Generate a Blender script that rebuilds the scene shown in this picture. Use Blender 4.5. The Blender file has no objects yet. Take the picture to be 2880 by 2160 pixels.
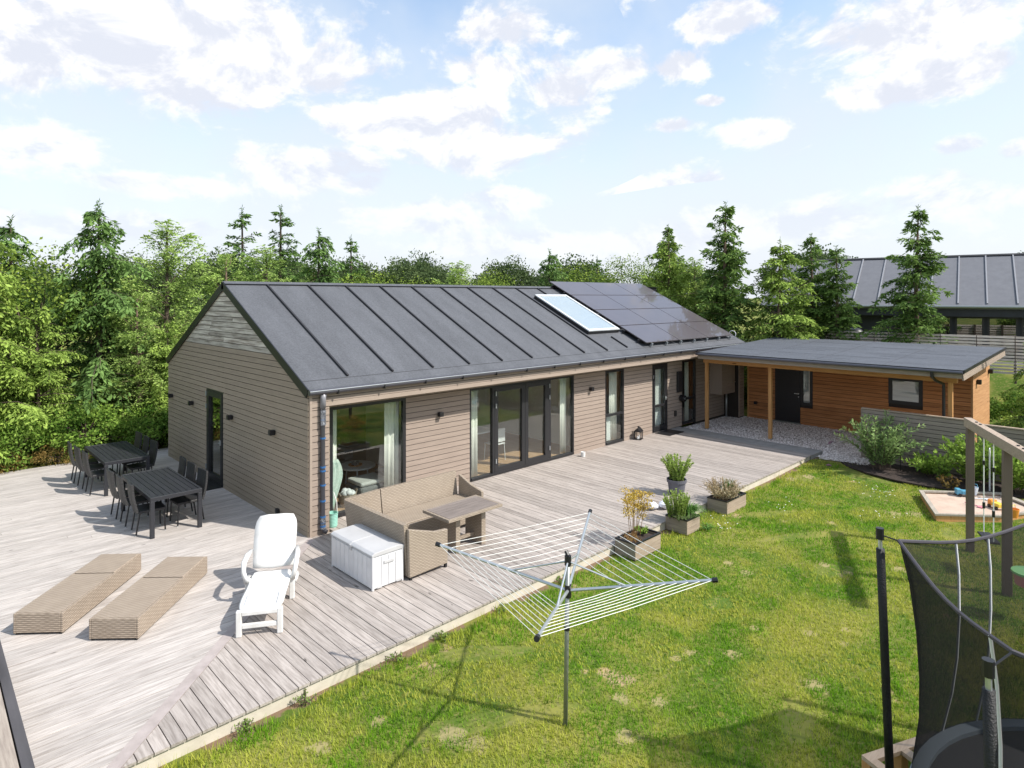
import bpy, math, random
import numpy as np
from mathutils import Vector, Matrix
random.seed(7)
R = math.radians
sc = bpy.context.scene
col = sc.collection

# ------------------------------------------------------------------ camera, sky, sun, exposure
cd = bpy.data.cameras.new('camera'); cam = bpy.data.objects.new('camera', cd); col.objects.link(cam)
CAM = (-5.349, -10.783, 4.37); YAW = 0.7991
cam.location = CAM; cam.rotation_euler = (math.pi/2, 0, YAW - math.pi/2)
cd.lens = 22.185; cd.sensor_width = 36; cd.shift_y = -0.0851; cd.clip_end = 3000; cd.clip_start = 0.05
sc.camera = cam
vs = sc.view_settings
vs.view_transform = 'Standard'; vs.look = 'None'; vs.gamma = 1; vs.use_curve_mapping = False
vs.exposure = 1.08
SUN_TO = Vector((-0.43, 0.90, -1.054)).normalized()
sd = bpy.data.lights.new('sun', 'SUN'); so = bpy.data.objects.new('sun', sd); col.objects.link(so)
sd.energy = 2.75; sd.angle = R(0.9); sd.color = (1.0, 0.95, 0.88)
so.rotation_euler = SUN_TO.to_track_quat('-Z', 'Y').to_euler(); so.location = (6, -12, 14)

world = bpy.data.worlds.new('World'); sc.world = world; world.use_nodes = True
def F3():
    return np.array([math.cos(YAW), math.sin(YAW), 0]), np.array([math.sin(YAW), -math.cos(YAW), 0])
def pix_dir(u, v):      # a sighting of the photograph as a direction of the sky
    F, Rr = F3(); d = F + (u-1440)/1774.8*Rr + np.array([0, 0, -(v-835)/1774.8]); return d/np.linalg.norm(d)
def build_world():
    nt = world.node_tree; nt.nodes.clear(); N = nt.nodes.new; L = nt.links.new
    out = N('ShaderNodeOutputWorld'); bg = N('ShaderNodeBackground'); L(bg.outputs[0], out.inputs[0])
    sky = N('ShaderNodeTexSky'); sky.sky_type = 'NISHITA'; sky.sun_disc = False
    sky.sun_elevation = R(46.5); sky.sun_rotation = math.atan2(0.43, -0.90); sky.altitude = 50
    sky.air_density = 1.0; sky.dust_density = 1.2; sky.ozone_density = 1.5
    bg.inputs['Strength'].default_value = 0.12
    tc = N('ShaderNodeTexCoord'); sep = N('ShaderNodeSeparateXYZ'); L(tc.outputs['Generated'], sep.inputs[0])
    def M(op, a, b=None, c=None):
        n = N('ShaderNodeMath'); n.operation = op
        for i, x in enumerate((a, b, c)):
            if x is None: continue
            if isinstance(x, (int, float)): n.inputs[i].default_value = x
            else: L(x, n.inputs[i])
        return n.outputs[0]
    az = M('ARCTAN2', sep.outputs[1], sep.outputs[0]); el = M('ARCSINE', sep.outputs[2])
    cmb = N('ShaderNodeCombineXYZ'); L(az, cmb.inputs[0]); L(el, cmb.inputs[1])
    # far cloud noise on a plane above the place, so that the sky goes on all round
    zc = M('ADD', M('MAXIMUM', sep.outputs[2], 0.0), 0.16)
    pl = N('ShaderNodeCombineXYZ'); L(M('DIVIDE', sep.outputs[0], zc), pl.inputs[0]); L(M('DIVIDE', sep.outputs[1], zc), pl.inputs[1])
    def noise(vec, scale, det, rough=0.55, dist=0.0):
        n = N('ShaderNodeTexNoise'); n.inputs['Scale'].default_value = scale; n.inputs['Detail'].default_value = det
        n.inputs['Roughness'].default_value = rough; n.inputs['Distortion'].default_value = dist; L(vec, n.inputs['Vector']); return n.outputs['Fac']
    big = noise(pl.outputs[0], 0.9, 3)
    wv = N('ShaderNodeVectorMath'); wv.operation = 'MULTIPLY'; wv.inputs[1].default_value = (1, 1.5, 1); L(cmb.outputs[0], wv.inputs[0])
    fine = noise(wv.outputs[0], 7.0, 10, 0.62, 0.35)
    fine2 = noise(wv.outputs[0], 24.0, 8, 0.65, 0.2)
    up = N('ShaderNodeVectorMath'); up.operation = 'ADD'; up.inputs[1].default_value = (-0.012, 0.035, 0); L(wv.outputs[0], up.inputs[0])
    fine_up = noise(up.outputs[0], 7.0, 6, 0.62, 0.35)
    blobs = [(330,150,560,170),(560,60,420,150),(880,200,260,110),(60,170,250,150),(1000,330,190,60),(1240,320,260,110),(1440,90,150,85),(1400,190,200,90),
             (1560,260,130,80),(1370,400,240,90),(1740,200,150,60),(1900,190,110,45),(2060,60,150,60),(2420,110,330,130),(2700,60,260,110),
             (2560,240,260,60),(2780,190,110,60),(2110,370,100,40),(1890,355,90,28),(120,400,190,75),(880,480,210,75),(1010,520,100,45),(2700,410,70,26),
             (2860,420,60,30),(2000,285,40,16),(450,520,180,30),(1170,610,260,60),(1420,560,110,35),(2700,560,260,90),(2200,640,420,70),(1600,690,420,50),(300,640,360,40)]
    field = None
    for (u, v, ru, rv) in blobs:
        d = pix_dir(u, v); a = math.atan2(d[1], d[0]); e = math.asin(d[2])
        d2 = pix_dir(u+ru, v); d3 = pix_dir(u, v-rv)
        ra = abs(math.atan2(d2[1], d2[0])-a); re = abs(math.asin(d3[2])-e)
        s = N('ShaderNodeVectorMath'); s.operation = 'SUBTRACT'; L(cmb.outputs[0], s.inputs[0]); s.inputs[1].default_value = (a, e, 0)
        m = N('ShaderNodeVectorMath'); m.operation = 'MULTIPLY'; L(s.outputs[0], m.inputs[0]); m.inputs[1].default_value = (1/ra, 1/re, 0)
        l = N('ShaderNodeVectorMath'); l.operation = 'LENGTH'; L(m.outputs[0], l.inputs[0])
        f = M('SUBTRACT', 1.0, l.outputs['Value'])
        field = f if field is None else M('SMOOTH_MAX', field, f, 0.25)
    base = M('MULTIPLY_ADD', big, 5.0, -2.9)
    field = M('MAXIMUM', M('MAXIMUM', field, -0.8), M('MINIMUM', M('SUBTRACT', base, M('MULTIPLY', M('GREATER_THAN', field, -1.1), 9.0)), 0.6))
    dens = M('ADD', M('MULTIPLY', field, 1.15), M('MULTIPLY_ADD', fine, 3.9, -1.72))
    dens = M('ADD', dens, M('MULTIPLY_ADD', fine2, 1.5, -0.75))
    def ramp(fac, p0, p1, c0=(0,0,0,1), c1=(1,1,1,1)):
        r = N('ShaderNodeValToRGB'); r.color_ramp.interpolation = 'EASE'; e_ = r.color_ramp.elements
        e_[0].position = p0; e_[1].position = p1; e_[0].color = c0; e_[1].color = c1; L(fac, r.inputs[0]); return r.outputs[0]
    mask = ramp(dens, -0.45, 0.75)
    veil = ramp(noise(cmb.outputs[0], 3.0, 5), 0.25, 0.75)          # thin high cloud
    hz = ramp(el, 0.0, 0.52, (1,1,1,1), (0,0,0,1))                    # paler towards the horizon
    shade = ramp(M('ADD', M('MULTIPLY', dens, 0.20), M('MULTIPLY_ADD', M('SUBTRACT', fine_up, fine), 5.0, 0.35)), 0.15, 0.95, (4.35,4.35,4.4,1), (3.2,3.35,3.75,1))
    def mixc(f, a, b):
        m = N('ShaderNodeMix'); m.data_type = 'RGBA'; L(f, m.inputs[0])
        for i, x in ((6, a), (7, b)):
            if isinstance(x, tuple): m.inputs[i].default_value = x
            else: L(x, m.inputs[i])
        return m.outputs[2]
    sk = N('ShaderNodeMix'); sk.data_type = 'RGBA'; sk.blend_type = 'MULTIPLY'; sk.inputs[0].default_value = 1
    L(sky.outputs[0], sk.inputs[6]); sk.inputs[7].default_value = (1.15, 1.15, 1.08, 1)
    s1 = mixc(M('MULTIPLY', veil, 0.8), sk.outputs[2], (3.05,3.40,3.85,1))
    s2 = mixc(M('MULTIPLY', hz, 0.9), s1, (3.45,3.60,3.90,1))
    low = ramp(el, 0.0, 0.30, (0.35,0.35,0.35,1), (1,1,1,1))
    s3 = mixc(M('MULTIPLY', mask, low), s2, shade)
    L(s3, bg.inputs['Color'])
build_world()

# ------------------------------------------------------------------ helpers
def nodes(m): return m.node_tree.nodes.new, m.node_tree.links.new
def material(name, c, rough=0.6, metal=0.0, spec=0.5, var=0.0, noise=0.0, nscale=8.0, c2=None, stretch=(1,1,1), bump=0.0, bscale=None, objvar=True, coat=0.0, emis=None, streak=0.0):
    m = bpy.data.materials.new(name); m.use_nodes = True
    b = m.node_tree.nodes['Principled BSDF']; N, L = nodes(m)
    b.inputs['Roughness'].default_value = rough; b.inputs['Metallic'].default_value = metal
    b.inputs['Specular IOR Level'].default_value = spec; b.inputs['Coat Weight'].default_value = coat
    c = tuple(c) + (1,); c2 = tuple(c2) + (1,) if c2 else tuple(x*(1-noise) for x in c[:3]) + (1,)
    geo = N('ShaderNodeNewGeometry'); mp = N('ShaderNodeVectorMath'); mp.operation = 'MULTIPLY'
    L(geo.outputs['Position'], mp.inputs[0]); mp.inputs[1].default_value = stretch
    oi = N('ShaderNodeObjectInfo')
    nz = N('ShaderNodeTexNoise'); nz.noise_dimensions = '4D'; nz.inputs['Scale'].default_value = nscale; nz.inputs['Detail'].default_value = 5
    L(mp.outputs[0], nz.inputs['Vector'])
    w = N('ShaderNodeMath'); w.operation = 'MULTIPLY'; w.inputs[1].default_value = 40.0 if objvar else 0.0; L(oi.outputs['Random'], w.inputs[0]); L(w.outputs[0], nz.inputs['W'])
    cr = N('ShaderNodeValToRGB'); cr.color_ramp.elements[0].position = 0.32; cr.color_ramp.elements[1].position = 0.68
    cr.color_ramp.elements[0].color = c2; cr.color_ramp.elements[1].color = c; L(nz.outputs['Fac'], cr.inputs[0])
    src = cr.outputs[0]
    if streak > 0:
        mq = N('ShaderNodeVectorMath'); mq.operation = 'MULTIPLY'; L(geo.outputs['Position'], mq.inputs[0]); mq.inputs[1].default_value = (1.0, 0.22, 0.22)
        n3 = N('ShaderNodeTexNoise'); n3.inputs['Scale'].default_value = 2.2; n3.inputs['Detail'].default_value = 7; n3.inputs['Roughness'].default_value = 0.65; L(mq.outputs[0], n3.inputs['Vector'])
        m3 = N('ShaderNodeMapRange'); L(n3.outputs['Fac'], m3.inputs[0]); m3.inputs[1].default_value = 0.25; m3.inputs[2].default_value = 0.75; m3.inputs[3].default_value = 1-streak; m3.inputs[4].default_value = 1+streak
        h3 = N('ShaderNodeHueSaturation'); L(m3.outputs[0], h3.inputs['Value']); L(src, h3.inputs['Color']); src = h3.outputs[0]
    if var > 0:
        hs = N('ShaderNodeHueSaturation'); mr = N('ShaderNodeMapRange'); L(oi.outputs['Random'], mr.inputs[0])
        mr.inputs[3].default_value = 1-var; mr.inputs[4].default_value = 1+var; L(mr.outputs[0], hs.inputs['Value']); L(src, hs.inputs['Color']); src = hs.outputs[0]
    L(src, b.inputs['Base Color'])
    if bump > 0:
        bp = N('ShaderNodeBump'); bp.inputs['Strength'].default_value = bump; bp.inputs['Distance'].default_value = 0.02
        n2 = N('ShaderNodeTexNoise'); n2.inputs['Scale'].default_value = bscale or nscale*3; n2.inputs['Detail'].default_value = 4
        L(mp.outputs[0], n2.inputs['Vector']); L(n2.outputs['Fac'], bp.inputs['Height']); L(bp.outputs[0], b.inputs['Normal'])
    if emis:
        b.inputs['Emission Color'].default_value = tuple(emis[:3])+(1,); b.inputs['Emission Strength'].default_value = emis[3]
    return m
def wood(name, axis, light, dark, grain=0.5, var=0.12, rough=0.75, knots=True, knotc=None, sc_=1.0):
    """plank wood: long streaks along one axis, blotches, knots, every board its own"""
    m = bpy.data.materials.new(name); m.use_nodes = True; b = m.node_tree.nodes['Principled BSDF']; N, L = nodes(m)
    b.inputs['Roughness'].default_value = rough; b.inputs['Specular IOR Level'].default_value = 0.25
    geo = N('ShaderNodeNewGeometry'); oi = N('ShaderNodeObjectInfo')
    w = N('ShaderNodeMath'); w.operation = 'MULTIPLY'; w.inputs[1].default_value = 60; L(oi.outputs['Random'], w.inputs[0])
    def nz(st, scale, det, rgh=0.6):
        mp = N('ShaderNodeVectorMath'); mp.operation = 'MULTIPLY'; L(geo.outputs['Position'], mp.inputs[0]); mp.inputs[1].default_value = st
        n = N('ShaderNodeTexNoise'); n.noise_dimensions = '4D'; n.inputs['Scale'].default_value = scale; n.inputs['Detail'].default_value = det
        n.inputs['Roughness'].default_value = rgh; L(mp.outputs[0], n.inputs['Vector']); L(w.outputs[0], n.inputs['W']); return n.outputs['Fac']
    st = [1,1,1]; st[axis] = 0.07; st2 = [1,1,1]; st2[axis] = 0.35
    g = nz(tuple(st), 42*sc_, 4); bl = nz((1,1,1), 1.3, 4); kn = nz(tuple(st2), 9*sc_, 2, 0.5)
    def mix(f, a, b_, bt='MIX'):
        x = N('ShaderNodeMix'); x.data_type = 'RGBA'; x.blend_type = bt
        for i, q in ((0, f), (6, a), (7, b_)):
            if isinstance(q, (tuple, float, int)): x.inputs[i].default_value = (tuple(q)+(1,) if isinstance(q, tuple) and len(q) == 3 else q)
            else: L(q, x.inputs[i])
        return x.outputs[2]
    def rp(f, a, b_):
        mr = N('ShaderNodeMapRange'); mr.interpolation_type = 'SMOOTHSTEP'; L(f, mr.inputs[0]); mr.inputs[1].default_value = a; mr.inputs[2].default_value = b_; return mr.outputs[0]
    c = mix(rp(g, 0.3, 0.68), dark, light)
    mid = tuple((p*0.55+q*0.45)*0.85 for p, q in zip(light, dark))
    mm = N('ShaderNodeMath'); mm.operation = 'MULTIPLY'; L(rp(bl, 0.52, 0.75), mm.inputs[0]); mm.inputs[1].default_value = grain; c = mix(mm.outputs[0], c, mid)
    if knots: c = mix(rp(kn, 0.70, 0.76), c, knotc or tuple(x*0.45 for x in dark))
    hs = N('ShaderNodeHueSaturation'); mr = N('ShaderNodeMapRange'); L(oi.outputs['Random'], mr.inputs[0]); mr.inputs[3].default_value = 1-var; mr.inputs[4].default_value = 1+var
    L(mr.outputs[0], hs.inputs['Value']); L(c, hs.inputs['Color']); L(hs.outputs[0], b.inputs['Base Color'])
    bp = N('ShaderNodeBump'); bp.inputs['Strength'].default_value = 0.35; bp.inputs['Distance'].default_value = 0.004; L(g, bp.inputs['Height']); L(bp.outputs[0], b.inputs['Normal'])
    return m
def weave(name, light, dark, k=34.0):
    """flat woven strands: rows in z (sides) or across (top)"""
    m = bpy.data.materials.new(name); m.use_nodes = True; b = m.node_tree.nodes['Principled BSDF']; N, L = nodes(m)
    b.inputs['Roughness'].default_value = 0.55
    tc = N('ShaderNodeTexCoord'); sp = N('ShaderNodeSeparateXYZ'); L(tc.outputs['Object'], sp.inputs[0])
    nm = N('ShaderNodeSeparateXYZ'); L(tc.outputs['Normal'], nm.inputs[0])
    def M(op, a, b_=None):
        n = N('ShaderNodeMath'); n.operation = op
        for i, x in enumerate((a, b_)):
            if x is None: continue
            if isinstance(x, (int, float)): n.inputs[i].default_value = x
            else: L(x, n.inputs[i])
        return n.outputs[0]
    top = M('GREATER_THAN', M('ABSOLUTE', nm.outputs[2]), 0.7); side = M('SUBTRACT', 1.0, top)
    xf = M('GREATER_THAN', M('ABSOLUTE', nm.outputs[0]), 0.7)
    u_side = M('ADD', M('MULTIPLY', sp.outputs[1], xf), M('MULTIPLY', sp.outputs[0], M('SUBTRACT', 1.0, xf)))
    u = M('ADD', M('MULTIPLY', sp.outputs[1], top), M('MULTIPLY', u_side, side))
    v = M('ADD', M('MULTIPLY', sp.outputs[0], top), M('MULTIPLY', sp.outputs[2], side))
    vv = M('MULTIPLY', v, k*1.0); row = M('FLOOR', vv)
    uu = M('ADD', M('MULTIPLY', u, k*0.22), M('MULTIPLY', row, 0.5))
    a = M('SINE', M('MULTIPLY', uu, 6.2832)); fr = M('FRACT', vv)
    edge = M('ABSOLUTE', M('SUBTRACT', fr, 0.5))
    h = M('SUBTRACT', M('MULTIPLY_ADD', a, 0.25) if False else M('MULTIPLY', a, 0.17), M('MULTIPLY', M('MULTIPLY', edge, edge), 3.4))
    oi = N('ShaderNodeNewGeometry'); nz = N('ShaderNodeTexNoise'); nz.inputs['Scale'].default_value = 6; nz.inputs['Detail'].default_value = 6; L(oi.outputs['Position'], nz.inputs['Vector'])
    f = N('ShaderNodeMapRange'); L(M('ADD', h, M('MULTIPLY', nz.outputs['Fac'], 0.5)), f.inputs[0]); f.inputs[1].default_value = -0.5; f.inputs[2].default_value = 0.42
    x = N('ShaderNodeMix'); x.data_type = 'RGBA'; L(f.outputs[0], x.inputs[0]); x.inputs[6].default_value = tuple(dark)+(1,); x.inputs[7].default_value = tuple(light)+(1,)
    L(x.outputs[2], b.inputs['Base Color'])
    bp = N('ShaderNodeBump'); bp.inputs['Strength'].default_value = 0.6; bp.inputs['Distance'].default_value = 0.006; L(h, bp.inputs['Height']); L(bp.outputs[0], b.inputs['Normal'])
    return m
def glass(name, tint=(0.95,0.98,0.96), refl=1.0):
    m = bpy.data.materials.new(name); m.use_nodes = True; N, L = nodes(m); m.node_tree.nodes.clear()
    o = N('ShaderNodeOutputMaterial'); mx = N('ShaderNodeMixShader'); t = N('ShaderNodeBsdfTransparent'); g = N('ShaderNodeBsdfGlossy')
    t.inputs[0].default_value = tuple(tint)+(1,); g.inputs['Roughness'].default_value = 0.0; g.inputs['Color'].default_value = (1,1,1,1)
    geo = N('ShaderNodeNewGeometry'); dt = N('ShaderNodeVectorMath'); dt.operation = 'DOT_PRODUCT'; L(geo.outputs['Incoming'], dt.inputs[0]); L(geo.outputs['Normal'], dt.inputs[1])
    def M(op, a, b=None, c=None):
        n = N('ShaderNodeMath'); n.operation = op
        for i, x in enumerate((a, b, c)):
            if x is None: continue
            if isinstance(x, (int, float)): n.inputs[i].default_value = x
            else: L(x, n.inputs[i])
        return n.outputs[0]
    f = M('MULTIPLY_ADD', M('POWER', M('SUBTRACT', 1.0, M('ABSOLUTE', dt.outputs['Value'])), 4.0), 0.9, 0.075*refl)
    L(f, mx.inputs[0]); L(t.outputs[0], mx.inputs[1]); L(g.outputs[0], mx.inputs[2]); L(mx.outputs[0], o.inputs[0]); return m
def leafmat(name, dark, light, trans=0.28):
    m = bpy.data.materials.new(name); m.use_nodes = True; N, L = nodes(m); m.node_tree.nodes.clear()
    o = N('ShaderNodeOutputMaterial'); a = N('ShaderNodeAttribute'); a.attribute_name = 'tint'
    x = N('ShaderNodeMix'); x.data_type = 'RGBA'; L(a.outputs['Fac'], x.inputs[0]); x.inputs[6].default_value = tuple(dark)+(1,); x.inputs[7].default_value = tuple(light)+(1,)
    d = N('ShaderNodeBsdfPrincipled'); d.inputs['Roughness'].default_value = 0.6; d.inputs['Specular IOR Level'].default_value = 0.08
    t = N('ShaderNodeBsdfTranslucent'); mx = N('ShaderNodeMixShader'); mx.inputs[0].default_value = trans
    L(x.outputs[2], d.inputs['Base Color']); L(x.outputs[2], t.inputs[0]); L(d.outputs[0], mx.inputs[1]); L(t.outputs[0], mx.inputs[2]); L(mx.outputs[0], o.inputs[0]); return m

def tag(o, label=None, cat=None, group=None, kind=None):
    if label: o['label'] = label
    if cat: o['category'] = cat
    if group: o['group'] = group
    if kind: o['kind'] = kind
    return o
def empty(name, loc=(0,0,0), rz=0.0, **k):
    o = bpy.data.objects.new(name, None); col.objects.link(o); o.location = loc; o.rotation_euler = (0,0,rz); o.empty_display_size = 0.2
    return tag(o, **k)
class MB:
    def __init__(s): s.v = []; s.f = []
    def add(s, vs_, fs):
        n = len(s.v); s.v += [tuple(p) for p in vs_]; s.f += [tuple(i+n for i in f) for f in fs]; return s
    def box(s, lo, hi, M_=None):
        (a,b,c),(d,e,f) = lo, hi
        vs_ = [Vector(p) for p in ((a,b,c),(d,b,c),(d,e,c),(a,e,c),(a,b,f),(d,b,f),(d,e,f),(a,e,f))]
        if M_ is not None: vs_ = [M_ @ p for p in vs_]
        return s.add(vs_, [(0,3,2,1),(4,5,6,7),(0,1,5,4),(1,2,6,5),(2,3,7,6),(3,0,4,7)])
    def prism(s, poly, z0, z1, axis=2):
        n = len(poly); P = []
        for z in (z0, z1):
            for (a, b) in poly: P.append({2:(a,b,z), 1:(a,z,b), 0:(z,a,b)}[axis])
        fs = [tuple(range(n))[::-1], tuple(range(n, 2*n))] + [(i, (i+1)%n, n+(i+1)%n, n+i) for i in range(n)]
        return s.add(P, fs)
    def tube(s, pts, r, n=8, cap=True):
        pts = [Vector(p) for p in pts]; rs = r if isinstance(r, (list, tuple)) else [r]*len(pts); base = len(s.v); prev = None
        for i, p in enumerate(pts):
            d = (pts[min(i+1, len(pts)-1)] - pts[max(i-1, 0)]).normalized()
            if prev is None: u = d.orthogonal().normalized()
            else: u = (prev - d*prev.dot(d)).normalized()
            prev = u; w = d.cross(u)
            for k in range(n):
                a = 2*math.pi*k/n; s.v.append(tuple(p + (u*math.cos(a)+w*math.sin(a))*rs[i]))
        for i in range(len(pts)-1):
            for k in range(n):
                a = base+i*n+k; b = base+i*n+(k+1)%n; s.f.append((a, b, b+n, a+n))
        if cap: s.f.append(tuple(base+k for k in range(n))[::-1]); s.f.append(tuple(base+(len(pts)-1)*n+k for k in range(n)))
        return s
    def lathe(s, prof, n=20, c=(0,0,0)):
        base = len(s.v)
        for (r, z) in prof:
            for k in range(n): a = 2*math.pi*k/n; s.v.append((c[0]+r*math.cos(a), c[1]+r*math.sin(a), c[2]+z))
        for i in range(len(prof)-1):
            for k in range(n): a = base+i*n+k; b = base+i*n+(k+1)%n; s.f.append((a, b, b+n, a+n))
        s.f.append(tuple(base+k for k in range(n))[::-1]); s.f.append(tuple(base+(len(prof)-1)*n+k for k in range(n)))
        return s
    def build(s, name, mat, parent=None, smooth=False, bevel=0.0, loc=None, **k):
        me = bpy.data.meshes.new(name); me.from_pydata(s.v, [], s.f); me.materials.append(mat)
        if smooth: me.shade_smooth()
        o = bpy.data.objects.new(name, me); col.objects.link(o)
        if parent: o.parent = parent
        if loc: o.location = loc
        if bevel: bv = o.modifiers.new('bevel', 'BEVEL'); bv.width = bevel; bv.segments = 2; bv.limit_method = 'ANGLE'
        return tag(o, **k)
_unit = {}
def block(name, mat, lo, hi, parent=None, **k):
    """a box that shares one unit mesh with all boxes of its material"""
    if mat.name not in _unit:
        me = bpy.data.meshes.new('unit_'+mat.name); b = MB().box((0,0,0),(1,1,1)); me.from_pydata(b.v, [], b.f); me.materials.append(mat); _unit[mat.name] = me
    o = bpy.data.objects.new(name, _unit[mat.name]); col.objects.link(o); o.location = lo; o.scale = tuple(h-l for l, h in zip(lo, hi))
    if parent: o.parent = parent
    return tag(o, **k)
def copy_tree(o, parent=None):
    c = o.copy(); col.objects.link(c)
    if parent: c.parent = parent
    for ch in list(o.children): copy_tree(ch, c)
    return c
def rotm(rz, loc=(0,0,0)): return Matrix.Translation(loc) @ Matrix.Rotation(rz, 4, 'Z')

# ------------------------------------------------------------------ materials
BLACK = material('black_metal', (0.012,0.012,0.014), 0.4, 0.0, 0.5)
FRAME = material('anthracite_frame', (0.018,0.018,0.02), 0.45)
ROOF = material('roofing_felt', (0.112,0.117,0.130), 0.75, spec=0.35, c2=(0.078,0.082,0.092), nscale=30, streak=0.22, bump=0.25, bscale=220)
ROOF2 = material('carport_felt', (0.110,0.120,0.140), 0.78, spec=0.3, c2=(0.080,0.088,0.104), nscale=20, streak=0.25, bump=0.25, bscale=200)
ROOFN = material('neighbour_felt', (0.150,0.155,0.172), 0.8, c2=(0.128,0.132,0.148), nscale=5, stretch=(1,1,0.12))
SEAM = material('dark_batten_felt', (0.022,0.022,0.026), 0.7)
SEAML = material('pale_seam', (0.26,0.265,0.285), 0.6)
CLAD = wood('taupe_cladding', 0, (0.325,0.262,0.215), (0.275,0.220,0.182), 0.25, 0.045, knots=False)
CLADY = wood('taupe_cladding_gable', 1, (0.315,0.262,0.198), (0.265,0.218,0.165), 0.25, 0.045, knots=False)
WEATH = wood('weathered_gable_boards', 1, (0.56,0.53,0.46), (0.20,0.17,0.14), 0.95, 0.25, sc_=0.45)
DARKGAP = material('dark_gap', (0.035,0.028,0.023), 0.9)
TRIM = wood('fascia_board', 0, (0.355,0.287,0.234), (0.315,0.253,0.206), 0.2, 0.04, knots=False)
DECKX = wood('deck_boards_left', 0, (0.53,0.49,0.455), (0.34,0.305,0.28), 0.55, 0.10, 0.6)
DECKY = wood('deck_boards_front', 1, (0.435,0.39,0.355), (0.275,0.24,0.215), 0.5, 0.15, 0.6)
CONC = material('concrete', (0.60,0.55,0.46), 0.85, c2=(0.50,0.45,0.37), nscale=5, bump=0.2)
PAVE = material('paving', (0.33,0.325,0.31), 0.85, c2=(0.25,0.245,0.235), nscale=4, bump=0.2)
ORANGE = wood('oiled_larch', 1, (0.56,0.255,0.105), (0.38,0.16,0.062), 0.5, 0.16, sc_=0.7)
ORANGEX = wood('oiled_larch_side', 0, (0.52,0.29,0.14), (0.42,0.22,0.10), 0.4, 0.08, sc_=0.7)
POST = wood('larch_post', 2, (0.58,0.32,0.13), (0.46,0.235,0.09), 0.5, 0.1, sc_=0.7)
BEAM = wood('larch_beam', 1, (0.56,0.31,0.13), (0.44,0.225,0.085), 0.5, 0.1, sc_=0.7)
FENCEW = wood('fence_boards', 1, (0.32,0.27,0.22), (0.24,0.20,0.165), 0.5, 0.08, knots=False)
SWINGW = material('brown_stained_timber', (0.17,0.125,0.10), 0.7, noise=0.2, nscale=5, stretch=(1,1,0.2), c2=(0.13,0.095,0.078))
SWINGB = wood('pale_swing_beam', 0, (0.44,0.35,0.27), (0.34,0.27,0.21), 0.5, 0.1)
GLASS = glass('window_glass'); GLASS2 = glass('skylight_glass', (0.97,0.98,0.98), 0.5)
WHITE = material('white_plastic', (0.74,0.74,0.73), 0.4, c2=(0.62,0.61,0.58), nscale=7)
WHITE2 = material('white_resin', (0.72,0.72,0.73), 0.45, noise=0.16, nscale=4)
GREYLID = material('grey_lid', (0.52,0.52,0.525), 0.45, noise=0.12, nscale=4)
RATTAN = weave('natural_rattan', (0.42,0.345,0.27), (0.20,0.155,0.115), 40.0)
RATTAN2 = weave('grey_rattan', (0.38,0.315,0.245), (0.20,0.16,0.12), 40)
WICKB = weave('black_wicker', (0.030,0.029,0.031), (0.010,0.010,0.010), 40)
TABLE = wood('anthracite_slats', 1, (0.030,0.031,0.036), (0.018,0.019,0.022), 0.2, 0.08, 0.5, knots=False)
TABLEF = material('anthracite_alu', (0.024,0.025,0.030), 0.45)
SLATG = wood('grey_table_slats', 0, (0.23,0.195,0.175), (0.165,0.14,0.125), 0.4, 0.1, knots=False)
ALU = material('aluminium', (0.52,0.55,0.56), 0.35, 0.7)
ALUD = material('pole_aluminium', (0.30,0.32,0.30), 0.4, 0.6)
CORD = material('white_cord', (0.8,0.8,0.76), 0.7)
ZINC = material('zinc_gutter', (0.10,0.10,0.115), 0.35, 0.6)
CURT = material('curtain_fabric', (0.78,0.76,0.70), 0.9, noise=0.08, nscale=14, stretch=(1,1,0.05))
SOIL = material('soil', (0.055,0.038,0.03), 0.95, c2=(0.025,0.017,0.014), nscale=12, bump=0.8)
BARK = material('bark', (0.13,0.095,0.07), 0.9, noise=0.5, nscale=10, bump=0.5)
BARKP = material('pinkish_bark', (0.24,0.16,0.12), 0.9, noise=0.4, nscale=10, bump=0.5)
L_DARK = leafmat('dark_conifer', (0.022,0.055,0.016), (0.22,0.36,0.10))
L_MID = leafmat('mid_conifer', (0.045,0.095,0.016), (0.38,0.52,0.11))
L_CYP = leafmat('cypress_sprays', (0.022,0.058,0.014), (0.24,0.37,0.09))
L_LARCH = leafmat('larch_needles', (0.09,0.16,0.03), (0.50,0.66,0.19))
L_DEC = leafmat('broad_leaves', (0.06,0.12,0.018), (0.44,0.56,0.10))
L_FAR = leafmat('far_leaves', (0.045,0.078,0.03), (0.15,0.20,0.075))
L_BUSH = leafmat('bush_leaves', (0.055,0.13,0.018), (0.38,0.55,0.10))
L_RED = leafmat('reddish_bush', (0.11,0.10,0.03), (0.36,0.22,0.07))
L_HERB = leafmat('herb_leaves', (0.09,0.17,0.04), (0.32,0.44,0.12))
L_BUD = leafmat('grey_green_leaves', (0.075,0.14,0.04), (0.38,0.52,0.20))
L_PINK = leafmat('dry_seed_heads', (0.28,0.27,0.12), (0.62,0.50,0.36))
L_YEL = leafmat('yellow_umbels', (0.35,0.25,0.05), (0.72,0.52,0.12))
L_FRESH = leafmat('fresh_leaves', (0.12,0.22,0.03), (0.48,0.62,0.15))
L_BLADE = leafmat('grass_clump', (0.05,0.13,0.025), (0.20,0.36,0.09))
L_DRY = leafmat('dry_stems', (0.28,0.16,0.06), (0.50,0.34,0.14))

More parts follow.
